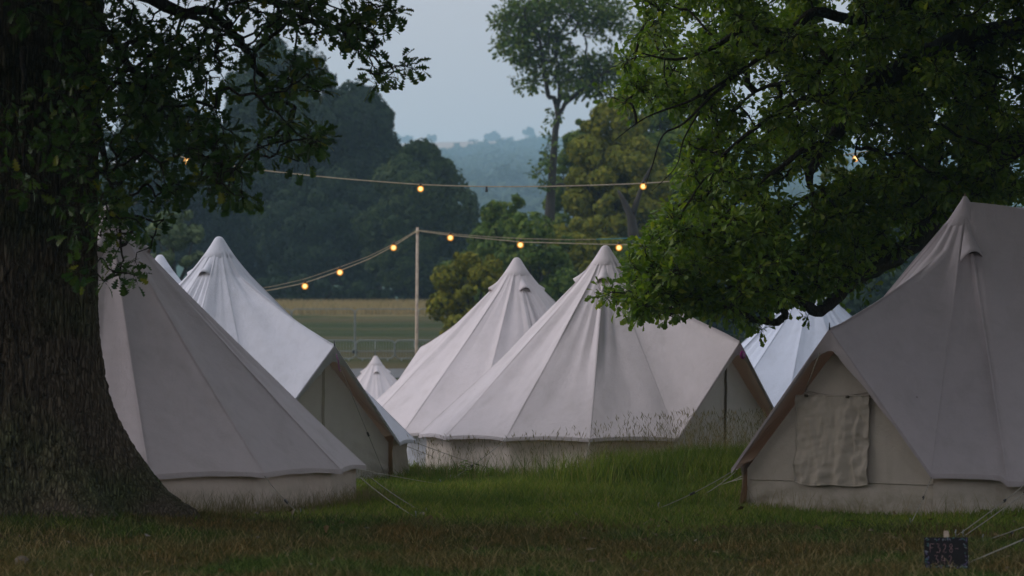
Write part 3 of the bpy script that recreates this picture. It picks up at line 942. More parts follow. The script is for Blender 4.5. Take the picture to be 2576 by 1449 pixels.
for (px, py, hh, lb) in ((1168, 1195, .26, 'small dark leafy weed against the pinkish tent wall'), (1233, 1190, .17, 'lowest leafy weed right of another weed by the pinkish tent wall')):
    d = 35.05; xw = (px - 1288) / K * d
    weed(xw, d, hh, lb)

# ------------------------------------------------------------------ leaves and crowns
def leaf_template(stations):
    V = []; Q = []
    for i, (t, w) in enumerate(stations):
        dz = -.22 * (t - .35) ** 2
        V += [(t, -w, .10 * w * 2 + dz), (t, 0, dz), (t, w, .10 * w * 2 + dz)]
    for i in range(len(stations) - 1):
        a = 3 * i
        Q += [(a, a + 1, a + 4, a + 3), (a + 1, a + 2, a + 5, a + 4)]
    return np.array(V), np.array(Q)


LEAF_BIG = leaf_template([(0, .012), (.10, .04), (.22, .17), (.31, .06), (.44, .28), (.53, .09), (.66, .36), (.76, .14), (.88, .27), (.97, .12), (1, .01)])
LEAF_MED = leaf_template([(0, .012), (.2, .12), (.32, .10), (.48, .25), (.58, .18), (.76, .31), (1, .03)])
LEAF_LOW = leaf_template([(0, .02), (.45, .26), (.75, .3), (1, .04)])




def put_leaves(tmpl, pos, dirs, size, flat=.6):
    TV, TQ = tmpl
    n = len(pos)
    d = unit(dirs)
    up = np.array((0, 0, 1.)) + rng.normal(0, flat, (n, 3))
    s_ = unit(np.cross(d, up)); nn = np.cross(s_, d)
    V = pos[:, None] + size[:, None, None] * (TV[None, :, 0, None] * d[:, None] + TV[None, :, 1, None] * s_[:, None] + TV[None, :, 2, None] * nn[:, None])
    F = (np.arange(n) * len(TV))[:, None, None] + TQ[None]
    return V.reshape(-1, 3), F.reshape(-1, 4)


def grow(skel_pts, attract, bias=.25):
    """join every attractor to the nearest part already grown; returns parents"""
    S = np.asarray(skel_pts, float); A = np.asarray(attract, float)
    ns, na = len(S), len(A)
    nodes = np.concatenate([S, A]); path = np.zeros(ns + na)
    best = np.full(na, 1e9); par = np.full(na, -1)
    for i in range(ns):
        d = np.linalg.norm(A - S[i], axis=1); m_ = d < best; best[m_] = d[m_]; par[m_] = i
    done = np.zeros(na, bool); order = []
    cost = best.copy()
    for _ in range(na):
        c = np.where(done, 1e9, cost); j = int(np.argmin(c)); done[j] = True; order.append(j)
        path[ns + j] = path[par[j]] + np.linalg.norm(A[j] - nodes[par[j]])
        d = np.linalg.norm(A - A[j], axis=1)
        cc = d + bias * path[ns + j]
        m_ = (~done) & (cc < cost); cost[m_] = cc[m_]; par[m_] = ns + j
    return par, order, nodes, ns


def crown_meshes(skel_pts, attract, leaf, size, per, twig_r=.0035, spread=.14, twig_exp=.42, rmax=.05, hang=.2, stub=True):
    par, order, nodes, ns = grow(skel_pts, attract)
    na = len(attract)
    cnt = np.ones(na)
    for j in reversed(order):
        if par[j] >= ns: cnt[par[j] - ns] += cnt[j]
    m = MB()
    dirs = np.zeros((na, 3))
    for j in range(na):
        a = nodes[par[j]]; b_ = nodes[ns + j]
        L = np.linalg.norm(b_ - a) + 1e-6
        r = min(rmax, twig_r * cnt[j] ** twig_exp)
        rp = r * 1.25 if par[j] < ns else min(rmax, twig_r * cnt[par[j] - ns] ** twig_exp)
        rp = min(rp, r * 1.6)
        jit = rng.normal(0, .07, (2, 3)) * L
        t1 = a + (b_ - a) * .35 + jit[0]; t2 = a + (b_ - a) * .7 + jit[1]; t1[2] -= .03 * L
        m.tube([a, t1, t2, b_], [rp, rp * .6 + r * .4, r * 1.05, r], 4 if r < .012 else 7, False)
        dirs[j] = b_ - a
    dirs = unit(dirs)
    n = na * per
    base = np.repeat(attract, per, 0); dd = np.repeat(dirs, per, 0)
    rnd = unit(rng.normal(0, 1, (n, 3)))
    off = rnd * (rng.random(n) ** .6 * spread)[:, None]
    pos = base + off
    ld = unit(dd * .5 + rnd * .9 + np.array((0, 0, -hang)) + rng.normal(0, .25, (n, 3)))
    sz = size * rng.uniform(.65, 1.2, n)
    LV, LF = put_leaves(leaf, pos, ld, sz)
    # little shoots carrying the leaves
    if stub:
        V = np.stack([base, base + off * .5 + np.array((.0025, 0, .0015)), pos, base + off * .5 - np.array((.0025, 0, .0015))], 1).reshape(-1, 3)
        F = (np.arange(n) * 4)[:, None] + np.arange(4)
        m.add(V, F)
    return m, LV, LF


def blobs_to_points(blobs, area, dfun, gap=None):
    out = []
    for (bx, by, rx, ry, *w) in blobs:
        w = w[0] if w else 1.0
        if bx < 262 and by < 500: w *= .65
        n = max(1, int(round(PI * rx * ry / area * w)))
        for _ in range(n):
            a = random.uniform(0, 2 * PI); r = math.sqrt(random.random())
            x = bx + rx * r * math.cos(a); y = by + ry * r * math.sin(a)
            if gap and (x - gap[0]) ** 2 + (y - gap[1]) ** 2 < gap[2] ** 2: continue
            out.append(P(x, y, dfun(x, y)))
    return out


# ---- left oak -----------------------------------------------------------------
XL, YL = TREE_L
z0 = float(G(XL, YL)) - .1
oak = thing('oak_tree', 'massive old oak with furrowed trunk, dark lobed leaves hanging before the white tents', 'tree', (XL, YL, z0))
nz_, na_ = 430, 620
zz = np.concatenate([np.linspace(-.15, 1.6, 150)[:-1], np.linspace(1.6, 6.6, nz_ - 149)])
prof_z = [-.3, .0, .08, .16, .3, .45, .6, .85, 1.15, 1.5, 1.9, 2.3, 3.4, 4.4, 5.2, 6.6]
prof_r = [1.9, 1.68, 1.56, 1.45, 1.32, 1.215, 1.115, .985, .895, .845, .828, .822, .835, .88, 1.0, 1.0]
th = np.linspace(0, 2 * PI, na_ + 1)[:-1]
TH, ZZ = np.meshgrid(th, zz)
RR = np.interp(ZZ, prof_z, prof_r)
core = .82
lob = .40 + .60 * np.maximum(np.abs(np.cos((TH + .02) * 3.5 + .5 * np.sin(TH * 2))) ** 3 * .8, np.cos((TH - .02) * 1.0) ** 8 * (np.cos(TH) > 0))
fl = np.clip(RR - core, 0, None)
RR = core * (RR >= core) + RR * (RR < core) + fl * lob
RR *= 1 + .03 * np.sin(TH * 3 + 1 + ZZ * .3) * (1 - np.exp(-((TH - 0) % (2 * PI)) * 3)) * 0.5
arcu = TH * .9
wv = .10 * fbm(arcu * 2.2, ZZ * 1.4, 3, 2)
r1_ = np.abs(fbm((arcu + wv) * 13, ZZ * 2.4 + fbm(arcu * 9, ZZ * 3, 8, 2) * .5, 41, 3))
r2_ = np.abs(vn((arcu + wv) * 24 + ZZ * 1.5, ZZ * 6.5, 45))
r3_ = np.abs(vn((arcu - wv) * 9 - ZZ * 2.2, ZZ * 3.1, 47))
fis = np.minimum(np.minimum(sstep(0, .22, r1_), .35 + .65 * sstep(0, .25, r2_)), .2 + .8 * sstep(0, .13, r3_))
RR += .048 * (fis - 1) + .016 * fbm(arcu * 5, ZZ * 2, 49, 3) + .008 * vn(arcu * 50, ZZ * 28, 50)
# a dark healed hollow low on the trunk and a boss higher up
RR += .08 * np.exp(-(((TH - 4.95) / .22) ** 2 + ((ZZ - 3.85) / .35) ** 2)) - .06 * np.exp(-(((TH - 4.75) / .07) ** 2 + ((ZZ - .55) / .35) ** 2))
A_ = np.stack([XL + RR * np.cos(TH), YL + RR * np.sin(TH), z0 + .1 + ZZ], -1)
m = MB(); m.grid(A_, wrap=True); m.build('trunk', M_BARK, oak)

limbsL = [
    ([(120, -150, 24.3), (300, -40, 24.2), (458, 30, 24.2), (535, 30, 24.3), (596, 92, 24.4), (621, 127, 24.4), (647, 173, 24.4), (677, 214, 24.5), (713, 224, 24.5)], [.2, .085, .046, .04, .034, .03, .024, .016, .008]),
    ([(200, -200, 24.6), (420, -130, 25), (620, -20, 25.2), (760, 25, 25.2), (860, 80, 25.2), (930, 135, 25.1), (965, 170, 25.1), (1005, 165, 25.1)], [.16, .08, .04, .028, .02, .012, .007, .004]),
    ([(458, 30, 24.2), (520, 60, 24), (575, 85, 23.9), (640, 130, 23.9)], [.03, .02, .012, .006]),
    ([(250, 60, 23.8), (330, 180, 23.5), (420, 280, 23.6), (520, 360, 23.8), (580, 400, 24), (690, 360, 24.2)], [.05, .03, .022, .016, .012, .006]),
    ([(240, 300, 23.5), (270, 430, 23.3), (300, 540, 23.4), (310, 640, 23.5), (300, 700, 23.5)], [.04, .02, .014, .009, .004]),
    ([(60, 120, 23.6), (60, 260, 23.3), (60, 430, 23.2), (120, 480, 23.2)], [.03, .015, .01, .006]),
]
lm = MB(); skel = []
for pts, rad in limbsL:
    w = np.array([P(*p) for p in pts])
    t = np.linspace(0, len(w) - 1, (len(w) - 1) * 4 + 1)
    w2 = np.stack([np.interp(t, np.arange(len(w)), w[:, i]) for i in range(3)], 1); w2[1:-1] += rng.normal(0, .012, (len(w2) - 2, 3))
    lm.tube(w2, np.interp(t, np.arange(len(w)), rad), 9); skel += list(w2[4:])
for ang, el in ((0, .9), (1.3, 1.0), (2.6, .8), (3.9, .9), (5.2, .85)):
    w = np.array([(XL + .3 * math.cos(ang), YL + .3 * math.sin(ang), 5.6)] + [(XL + (k * .95) * math.cos(ang + .08 * k), YL + (k * .95) * math.sin(ang + .08 * k), 6.0 + k * el * .75) for k in range(1, 7)])
    lm.tube(w, np.linspace(.42, .07, 7), 9); skel += list(w[1:])

blobL = [(1022, 163, 26, 34), (959, 174, 36, 26), (941, 207, 22, 20), (930, 118, 48, 30), (878, 112, 42, 26), (963, 22, 52, 42), (985, 45, 28, 24), (907, 55, 62, 42), (826, 48, 62, 44),
         (759, 52, 52, 44), (759, 15, 70, 34), (685, 37, 72, 42), (611, 18, 84, 36), (655, 78, 50, 24, .5), (767, 137, 26, 22), (759, 178, 56, 30), (804, 185, 30, 26), (767, 222, 46, 22), (700, 190, 26, 20),
         (648, 137, 26, 18), (704, 241, 52, 30), (659, 252, 40, 26), (722, 296, 40, 35), (796, 333, 46, 36), (774, 378, 46, 46), (759, 422, 18, 20), (715, 352, 40, 26), (655, 360, 36, 20), (648, 400, 42, 22),
         (470, 90, 100, 66), (380, 150, 110, 110), (300, 50, 90, 60), (480, 220, 96, 76, .85), (560, 320, 70, 66, .6), (420, 330, 120, 90, 1.15), (330, 270, 96, 90, 1.1), (575, 215, 40, 46, .35), (590, 130, 36, 34, .3),
         (500, 420, 116, 52), (600, 440, 54, 36), (628, 508, 36, 20), (560, 474, 56, 30), (455, 492, 66, 38), (330, 450, 84, 66), (285, 500, 44, 46), (305, 565, 46, 30), (375, 590, 34, 20), (270, 611, 24, 30),
         (305, 690, 32, 24), (328, 682, 24, 18), (229, 648, 26, 18), (275, 712, 18, 14), (352, 655, 26, 8, .8), (395, 545, 24, 20, .7), (255, 560, 20, 24),
         (61, 255, 52, 40, .8), (51, 458, 50, 42, .8), (104, 469, 46, 34, .8), (168, 581, 22, 26, .8), (214, 143, 30, 24, .7), (153, 255, 60, 46, .7), (40, 346, 40, 34, .7), (153, 306, 66, 50, .8), (122, 360, 66, 44, .8), (204, 380, 60, 60, .9),
         (199, 703, 14, 22, .7), (180, 480, 50, 60, .8), (230, 540, 36, 40, .8), (150, 40, 120, 60, .7), (160, 160, 60, 50, .6), (250, 200, 60, 80)]


def dL(x, y):
    if x < 262:
        return random.uniform(22.4, 23.35)
    k = min(1, (x - 262) / 300)
    return random.uniform(22.7, 23.9 + 2.0 * k)


attL = np.array(blobs_to_points(blobL, 760, dL, (470, 405, 20)))
tw, LV, LF = crown_meshes(skel, attL, LEAF_BIG, .108, 8, spread=.10, twig_r=.0042)
lm.V += tw.V
for q in tw.Q: lm.Q.append(q + lm.n)
for q in tw.T: lm.T.append(q + lm.n)
lm.n += tw.n
# unseen rest of the crown, spread and thickened to shade what stands below
def canopy(cx, cy, cz, rx, ry, rz, n, zmin=0.8):
    out = []
    while len(out) < n:
        v_ = rng.normal(0, 1, 3); v_ /= np.linalg.norm(v_); v_ *= rng.uniform(.55, 1.0)
        p = np.array((cx + rx * v_[0], cy + ry * v_[1], cz + rz * v_[2]))
        inside = abs(p[0]) < .185 * p[1] + 1.0 and p[1] > 0
        if (p[2] > CAMZ + .1335 * p[1] + zmin) and (inside or p[2] > 3.2):
            out.append(p)
    return np.array(out)


attL2 = canopy(XL - .8, YL - 2.2, 8.2, 7.2, 9.0, 4.6, 3600)
tw2, LV2, LF2 = crown_meshes([q for q in skel if q[2] > CAMZ + .135 * q[1] + .2], attL2, LEAF_LOW, .30, 9, spread=.42, stub=False, rmax=.07, twig_r=.006)
for q in tw2.Q: lm.Q.append(q + lm.n)
lm.V += tw2.V; lm.n += tw2.n
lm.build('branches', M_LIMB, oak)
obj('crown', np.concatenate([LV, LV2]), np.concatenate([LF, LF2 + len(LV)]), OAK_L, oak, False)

n_ = 170
x, y = scatter(n_, 18, 27); k = clear(x, y); x, y = x[k], y[k]
LVf, LFf = put_leaves(LEAF_MED, np.stack([x, y, G(x, y) + .035 + .02 * rng.random(len(x))], 1), rng.normal(0, 1, (len(x), 3)) * (1, 1, .25), .05 + .05 * rng.random(len(x)), .5)
kind(obj('fallen_leaves', LVf, LFf, leafmat('dead_leaf', [(0, (.07, .045, .02)), (.6, (.12, .085, .04)), (1, (.17, .14, .06))], .1), None, False), 'stuff')

# ---- right oak ----------------------------------------------------------------
XR, YR = 8.0, 34.2
oakr = thing('oak_tree', 'wide green oak whose low boughs hang over the tents', 'tree', (XR, YR, 0))
m = MB()
zz = np.linspace(-.1, 6.5, 60); th = np.linspace(0, 2 * PI, 65)[:-1]
TH, ZZ = np.meshgrid(th, zz)
RR = .62 + .55 * np.exp(-(ZZ + .1) / .35) * (.6 + .4 * np.cos(TH * 5) ** 2) + .03 * fbm(TH * 6, ZZ * 2, 12, 3)
m.grid(np.stack([XR + RR * np.cos(TH) - .06 * ZZ, YR + RR * np.sin(TH), ZZ], -1), wrap=True); m.build('trunk', M_BARK, oakr)
limbsR = [
    ([(2900, 40, 34.2), (2760, 40, 34), (2576, 76, 33.8), (2409, 102, 33.7), (2307, 148, 33.6), (2256, 178, 33.5), (2169, 219, 33.4), (2154, 244, 33.3), (2118, 316, 33.2), (2083, 367, 33.1), (2037, 438, 33.1), (2044, 480, 33.1)],
     [.34, .24, .15, .13, .12, .115, .10, .095, .085, .07, .05, .025]),
    ([(2900, -80, 34.2), (2600, -60, 34), (2400, -20, 33.8), (2256, 10, 33.6), (2154, 51, 33.4), (2052, 31, 33.3), (1976, 81, 33.2), (1874, 71, 33.1), (1798, 117, 33), (1700, 150, 33), (1600, 130, 33)],
     [.3, .18, .12, .09, .075, .06, .05, .04, .03, .016, .006]),
    ([(2083, 356, 33.1), (2017, 379, 33), (1981, 407, 33), (1900, 470, 32.9), (1800, 560, 32.8)], [.045, .038, .03, .02, .008]),
    ([(2222, 200, 33.5), (2205, 255, 33.3), (2195, 305, 33.2), (2160, 350, 33.2), (2151, 388, 33.2)], [.035, .02, .016, .014, .01]),
    ([(2880, 150, 34.2), (2750, 240, 34.3), (2600, 330, 34.3), (2420, 480, 34.2), (2300, 610, 34), (2214, 671, 33.7), (2160, 698, 33.5), (2112, 741, 33.4), (2064, 781, 33.3), (2026, 768, 33.2), (1999, 741, 33.2), (1994, 722, 33.2)],
     [.26, .2, .16, .13, .11, .09, .085, .08, .07, .055, .045, .03]),
    ([(1999, 738, 33.2), (1975, 732, 33.1), (1962, 745, 33.1), (1961, 765, 33.05), (1975, 789, 33), (1965, 803, 33), (1940, 811, 33), (1892, 800, 32.9), (1844, 778, 32.8), (1811, 768, 32.8), (1740, 740, 32.7), (1640, 740, 32.6), (1540, 735, 32.5)],
     [.032, .038, .04, .042, .045, .045, .042, .04, .032, .026, .018, .012, .005]),
    ([(2000, 90, 33.2), (1950, 120, 33.1), (1830, 200, 32.9), (1731, 255, 32.8), (1625, 295, 32.7), (1543, 356, 32.6)], [.035, .03, .022, .015, .009, .003]),
    ([(1930, 130, 33.2), (1798, 234, 32.8), (1721, 310, 32.7), (1668, 340, 32.6), (1640, 420, 32.6), (1622, 470, 32.6)], [.026, .02, .013, .010, .007, .003]),
    ([(1760, 280, 32.8), (1720, 350, 32.7), (1700, 420, 32.7), (1640, 480, 32.7)], [.012, .009, .006, .003]),
    ([(2170, 219, 33.4), (2050, 240, 33.2), (1930, 300, 33), (1820, 390, 32.9), (1750, 480, 32.8)], [.05, .04, .03, .018, .008]),
    ([(2409, 102, 33.7), (2500, 250, 34.6), (2480, 330, 35), (2360, 400, 35), (2250, 480, 34.8)], [.08, .06, .05, .035, .015]),
    ([(2256, 178, 33.5), (2150, 160, 34.5), (2020, 200, 35), (1900, 230, 35.2), (1800, 330, 35.2)], [.06, .045, .035, .02, .008]),
]
lm = MB(); skel = []
for pts, rad in limbsR:
    w = np.array([P(*p) for p in pts])
    t = np.linspace(0, len(w) - 1, (len(w) - 1) * 4 + 1)
    ii = np.arange(len(w))
    # smooth (catmull-rom) through the joints
    def cr(t_):
        i = min(int(t_), len(w) - 2); f = t_ - i
        p0, p1, p2, p3 = w[max(i - 1, 0)], w[i], w[i + 1], w[min(i + 2, len(w) - 1)]
        return .5 * ((2 * p1) + (-p0 + p2) * f + (2 * p0 - 5 * p1 + 4 * p2 - p3) * f * f + (-p0 + 3 * p1 - 3 * p2 + p3) * f ** 3)
    w2 = np.array([cr(q) for q in t]); rr = np.interp(t, ii, rad)
    w2[1:-1] += rng.normal(0, .10, (len(w2) - 2, 3)) * rr[1:-1, None]
    lm.tube(w2, rr * rng.uniform(.9, 1.12, len(rr)), 9); skel += list(w2[3:])
for ang, el in ((.2, .9), (1.3, .8), (2.6, .7), (3.6, .9), (4.4, .8), (5.4, .8)):
    w = np.array([(XR - .35, YR, 5.2)] + [(XR - .35 + (k * 1.1) * math.cos(ang + .08 * k), YR + (k * 1.1) * math.sin(ang + .08 * k), 5.9 + k * el * .8) for k in range(1, 7)])
    lm.tube(w, np.linspace(.4, .06, 7), 9); skel += list(w[1:])

poly = [(1600, -70), (1612, 40), (1585, 95), (1550, 150), (1530, 200), (1545, 250), (1600, 262), (1660, 275), (1715, 330), (1745, 380), (1712, 400), (1690, 440), (1702, 490), (1660, 550), (1632, 610), (1605, 660), (1560, 690),
        (1590, 760), (1615, 790), (1690, 768), (1780, 778), (1830, 780), (1880, 800), (1960, 765), (2030, 745), (2110, 745), (2190, 690), (2265, 625), (2340, 555), (2440, 500), (2680, 500), (2680, -70)]
poly = np.array(poly, float)


def inside(x, y):
    c = False; j = len(poly) - 1
    for i in range(len(poly)):
        if (poly[i][1] > y) != (poly[j][1] > y) and x < (poly[j][0] - poly[i][0]) * (y - poly[i][1]) / (poly[j][1] - poly[i][1]) + poly[i][0]: c = not c
        j = i
    return c


holes = [(2152, 396, 40, 40, 0), (2165, 352, 60, 40, .04), (2130, 400, 46, 34, .10), (2090, 330, 34, 30, .35), (2205, 300, 26, 40, .35), (2010, 420, 40, 28, .3), (1955, 700, 44, 26, .2), (2010, 480, 30, 30, .4), (1900, 780, 50, 12, .3),
         (1640, 340, 70, 60, .35), (1690, 300, 50, 40, .45), (2210, 130, 26, 22, .3), (2240, 160, 18, 22, .2), (2040, 235, 70, 30, .5), (1900, 260, 90, 40, .5), (1750, 60, 60, 40, .45), (1960, 30, 60, 20, .5), (2140, 20, 60, 16, .3), (2180, 745, 60, 30, .1),
         (1850, 745, 40, 16, .35), (2060, 640, 40, 40, .5), (1905, 560, 40, 40, .6), (2000, 560, 60, 40, .7)]
cenR = []; cxy = []
tries = 0
while len(cenR) < 710 and tries < 60000:
    tries += 1
    x = random.uniform(1490, 2680); y = random.uniform(-70, 815)
    if not inside(x, y): continue
    pr = 1.0
    for hx, hy, rx, ry, w in holes:
        q = ((x - hx) / rx) ** 2 + ((y - hy) / ry) ** 2
        if q < 1: pr *= w
    nzv = float(fbm(x / 46, y / 38, 77, 2))
    dens = 1.0 if y > 420 else .66
    if x < 1760 and y < 420: dens = .42
    pr *= dens * (1.0 if nzv > -.12 else .30)
    if random.random() > pr: continue
    if y < 420: d = random.uniform(32.2, 38)
    else: d = random.uniform(32.1, 36.0)
    if x > 2080 and y > 380: d = random.uniform(32.6, 37)
    if x < 2000 and y > 560: d = random.uniform(31.8, 34.8)
    if cxy and min((x - q[0]) ** 2 + ((y - q[1]) * 1.3) ** 2 + ((d - q[2]) * 14) ** 2 for q in cxy) < 21 ** 2: continue
    cxy.append((x, y, d)); cenR.append(d)
attR = []
for x, y, d in cxy:
    k = random.uniform(.7, 1.25); tl = random.uniform(-.35, .35)
    for _ in range(random.randint(7, 12)):
        u, v_ = random.gauss(0, 1), random.gauss(0, 1)
        xx, yy = x + 20 * k * u, y + 9 * k * v_ + 20 * k * u * tl + 5 * u * u
        if not inside(xx, yy) and random.random() < .75: continue
        if (xx - 2152) ** 2 + (yy - 398) ** 2 < 36 ** 2: continue
        attR.append(P(xx, yy, d + random.gauss(0, .14)))
attR += blobs_to_points([(1512, 748, 22, 12), (1545, 740, 26, 16), (1575, 730, 30, 24), (1600, 790, 16, 14), (1660, 795, 18, 14), (1700, 797, 16, 12), (1800, 790, 20, 10), (1905, 815, 14, 12), (1880, 808, 16, 10), (1520, 238, 20, 10), (1560, 250, 30, 14), (1610, 215, 40, 26), (1570, 150, 26, 22),
                         (2040, 795, 10, 8), (1915, 826, 8, 8), (2420, 356, 18, 14)], 260, lambda x, y: random.uniform(32.2, 33.6))
attR = np.array(attR)
tw, LV, LF = crown_meshes(skel, attR, LEAF_MED, .100, 10, spread=.125, twig_r=.0034)
for q in tw.Q: lm.Q.append(q + lm.n)
for q in tw.T: lm.T.append(q + lm.n)
lm.V += tw.V; lm.n += tw.n
attR2 = canopy(XR + .6, YR - 6.0, 9.0, 8.4, 12.5, 4.2, 5200)  # out-of-view crown stretched toward the camera to darken tent and grass
tw2, LV2, LF2 = crown_meshes([q for q in skel if q[2] > CAMZ + .135 * q[1] + .2 or q[0] > .19 * q[1]], attR2, LEAF_LOW, .30, 9, spread=.42, stub=False, rmax=.07, twig_r=.006)
for q in tw2.Q: lm.Q.append(q + lm.n)
lm.V += tw2.V; lm.n += tw2.n
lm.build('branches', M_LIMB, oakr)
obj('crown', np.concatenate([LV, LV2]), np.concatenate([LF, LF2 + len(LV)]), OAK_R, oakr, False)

# ---- background trees ---------------------------------------------------------
def bg_crown(lobes, per, size, squash=.85):
    """leaf-sized diamonds scattered through a shell round each lobe"""
    Vs = []
    for (c, r) in lobes:
        n = max(20, int(1.9 * per * (r ** 1.6)))
        v_ = unit(rng.normal(0, 1, (n, 3)))
        rad = r * (1 - .4 * rng.random(n) ** 2.6) * (1 + .22 * vn(v_[:, 0] * 3 + c[0], v_[:, 2] * 3 + c[2] + v_[:, 1] * 2, 5))
        p = np.asarray(c) + v_ * rad[:, None] * np.array((1, 1, squash))
        d = rng.normal(0, 1, (n, 3)); d = unit(d - .85 * v_ * (d * v_).sum(1)[:, None] + (0, 0, -.2)); s_ = unit(np.cross(d, v_ + rng.normal(0, .5, (n, 3))))
        sz = size * rng.uniform(.6, 1.35, n)[:, None]
        nn = np.cross(d, s_)
        Vs.append(np.stack([p - d * sz * .5, p - s_ * sz * .33 + nn * sz * .08, p + d * sz * .5, p + s_ * sz * .33 + nn * sz * .08], 1))
    V = np.concatenate(Vs).reshape(-1, 3)
    F = np.arange(len(V)).reshape(-1, 4)
    return V, F


def bg_tree(label, x, ytop, hw, d, mat, ybot=None, nl=34, per=260, size=.34, shape=1.0, group='background trees round the field', name='tree', low=.12, cone=0.0, seed=0):
    global rng
    rng = np.random.default_rng(1000 + seed)
    top = P(x, ytop, d); xb = top[0]; gz = float(max(G(xb, d), hillz(np.array(xb), np.array(d)) if d > 600 else -9))
    H = top[2] - gz; W = hw / K * d
    root = thing(name, label, 'tree', (xb, d, gz), group)
    lobes = []
    ch0 = H * low; cz = (H + ch0) / 2; rz = (H - ch0) / 2
    nl = int(nl * 1.6); lr0 = min(W, rz) * (.27 if nl > 48 else .36)
    i = 0
    while len(lobes) < nl:
        v_ = unit(rng.normal(0, 1, 3)); q = rng.uniform(.35, .8) if len(lobes) > nl * .35 else rng.uniform(.72, .8)
        zz_ = v_[2] * q
        wid = W * (1 - cone * max(0, (zz_ + .3)))
        c = np.array((xb + v_[0] * q * wid, d + v_[1] * q * wid, gz + cz + zz_ * rz))
        r = lr0 * rng.uniform(.55, 1.35) * (1 - .35 * cone * max(0, zz_))
        if len(lobes) > nl * .68:
            q = rng.uniform(.78, .93); zz_ = v_[2] * q; wid = W * (1 - cone * max(0, (zz_ + .3)))
            c = np.array((xb + v_[0] * q * wid, d + v_[1] * q * wid, gz + cz + zz_ * rz)); r = lr0 * rng.uniform(.3, .62)
        if c[2] + r > gz + H + .02 * H: continue
        lobes.append((c, r))
    zt_ = max(c[2] + r * .8 for c, r in lobes) - gz
    for c, r in lobes: c[2] = gz + (c[2] - gz) * H / zt_
    V, F = bg_crown(lobes, per, size)
    obj('crown', V, F, mat, root, False)
    m = MB()
    rt_ = max(.12, H * .022)
    pts = np.array([(xb + .03 * H * math.sin(k * 1.7 + seed), d, gz - .2 + H * .78 * k / 6) for k in range(7)]); pts[:, 0] -= pts[0, 0] - xb
    m.tube(pts, np.linspace(rt_ * 1.3, rt_ * .3, 7), 8)
    for k, (c, r) in enumerate(lobes[:14]):
        zt = gz + max(H * .15, min(H * .7, (c[2] - gz) * .62)); f = (zt - gz) / (H * .78)
        a = np.array((np.interp(f * 6, np.arange(7), pts[:, 0]), d, zt)); mid = a * .5 + np.asarray(c) * .5 + (0, 0, -.04 * H)
        m.tube([a, mid, c], [rt_ * .5, rt_ * .3, rt_ * .1], 6)
    m.build('trunk', M_FARBARK, root)
    return root


LBL = [
    ('low dark bush under the wood edge, just right of the white tent top', 700, 690, 120, 200, LF_DARK, dict(nl=26, low=-.1)),
    ('low dark bush under the wood edge beyond the tall mesh fence', 850, 700, 110, 201, LF_DARK, dict(nl=26, low=-.1)),
    ('low dark bush under the wood edge left of the light pole', 975, 695, 100, 200, LF_DARK, dict(nl=26, low=-.1)),
    ('low dark bush under the wood edge right of the light pole', 1105, 690, 110, 202, LF_DARK, dict(nl=26, low=-.1)),
    ('olive tree close behind the bare forked trunk', 1460, 300, 95, 150, LF_MID, dict(nl=44, size=.26, low=.1, per=400)),
    ('green bushy tree low behind the yellow shrub and the pointed tree', 1230, 600, 120, 136, LF_MID, dict(nl=34, size=.26, low=.0, per=400)),
    ('tall dark blue-green tree behind the left oak leaves', 700, 90, 235, 222, LF_DARK, dict(nl=52)),
    ('dark rounded tree right of the tallest dark tree, above the light string', 875, 205, 165, 226, LF_DARK, dict(nl=56, per=320)),
    ('loose dark tree with sky gaps on the dark wood edge', 965, 280, 95, 230, LF_DARK, dict(nl=34, per=300)),
    ('pointed dark green tree filling the wood edge behind the string light pole', 1058, 352, 165, 200, LF_DEEP, dict(nl=70, cone=.4, low=.0)),
    ('dark low tree below the dark rounded tree', 830, 420, 180, 214, LF_DARK, dict(nl=56, low=.0)),
    ('dark tree behind the white tent tops', 620, 330, 200, 228, LF_DARK, dict(nl=50, low=.0)),
    ('dark tree mostly hidden behind the furrowed trunk', 380, 200, 200, 224, LF_DARK, dict(nl=40)),
    ('pale green bushy tree rising behind the sliver of tent', 440, 528, 92, 118, LF_PALE, dict(nl=34, size=.26, low=.0, per=420)),
    ('small pointed tree below the empty bulb socket', 1268, 490, 110, 124, LF_MID, dict(nl=50, cone=.3, low=.0, size=.24, per=380)),
    ('olive yellow tree beside the tall bare trunk', 1555, 232, 140, 128, LF_OLIVE, dict(nl=60, size=.26, low=.2, per=480)),
    ('dark olive tree between the bare trunk and the green oak', 1660, 235, 140, 150, LF_MID, dict(nl=40, size=.3, low=.1)),
    ('yellow green shrub at the field edge beside the pale tents', 1190, 630, 115, 104, LF_YEL, dict(nl=40, size=.22, low=.0, per=480)),
    ('green bushy tree over the yellow shrub', 1340, 535, 150, 116, LF_MID, dict(nl=48, size=.24, low=.0, per=400)),
    ('olive bushy tree behind the largest pinkish tent', 1475, 545, 150, 120, LF_OLIVE, dict(nl=48, size=.24, low=.0, per=400)),
    ('green bush behind the tip of the low oak bough', 1640, 580, 150, 116, LF_MID, dict(nl=48, size=.24, low=.0, per=400)),
    ('dark tree seen through gaps over the bluish white tent', 1830, 520, 150, 150, LF_DARK, dict(nl=40, low=.0)),
    ('yellowish tree behind the oak bough with the hanging bulb', 2120, 395, 110, 160, LF_OLIVE, dict(nl=34, low=.0, size=.3)),
    ('dark tree behind the roof of the twin pole tent', 2300, 470, 170, 165, LF_DARK, dict(nl=44, low=.0)),
    ('dark hedge tree right of the bluish white tent top', 2220, 640, 120, 140, LF_DARK, dict(nl=30, low=.0)),
    ('dark tree beyond the gap left of the bluish white tent', 1780, 640, 110, 175, LF_DARK, dict(nl=30, low=.0)),
]
for i, (lb, x, yt, hw, d, mt, kw) in enumerate(LBL):
    bg_tree(lb, x, yt, hw, d, mt, seed=i, **kw)
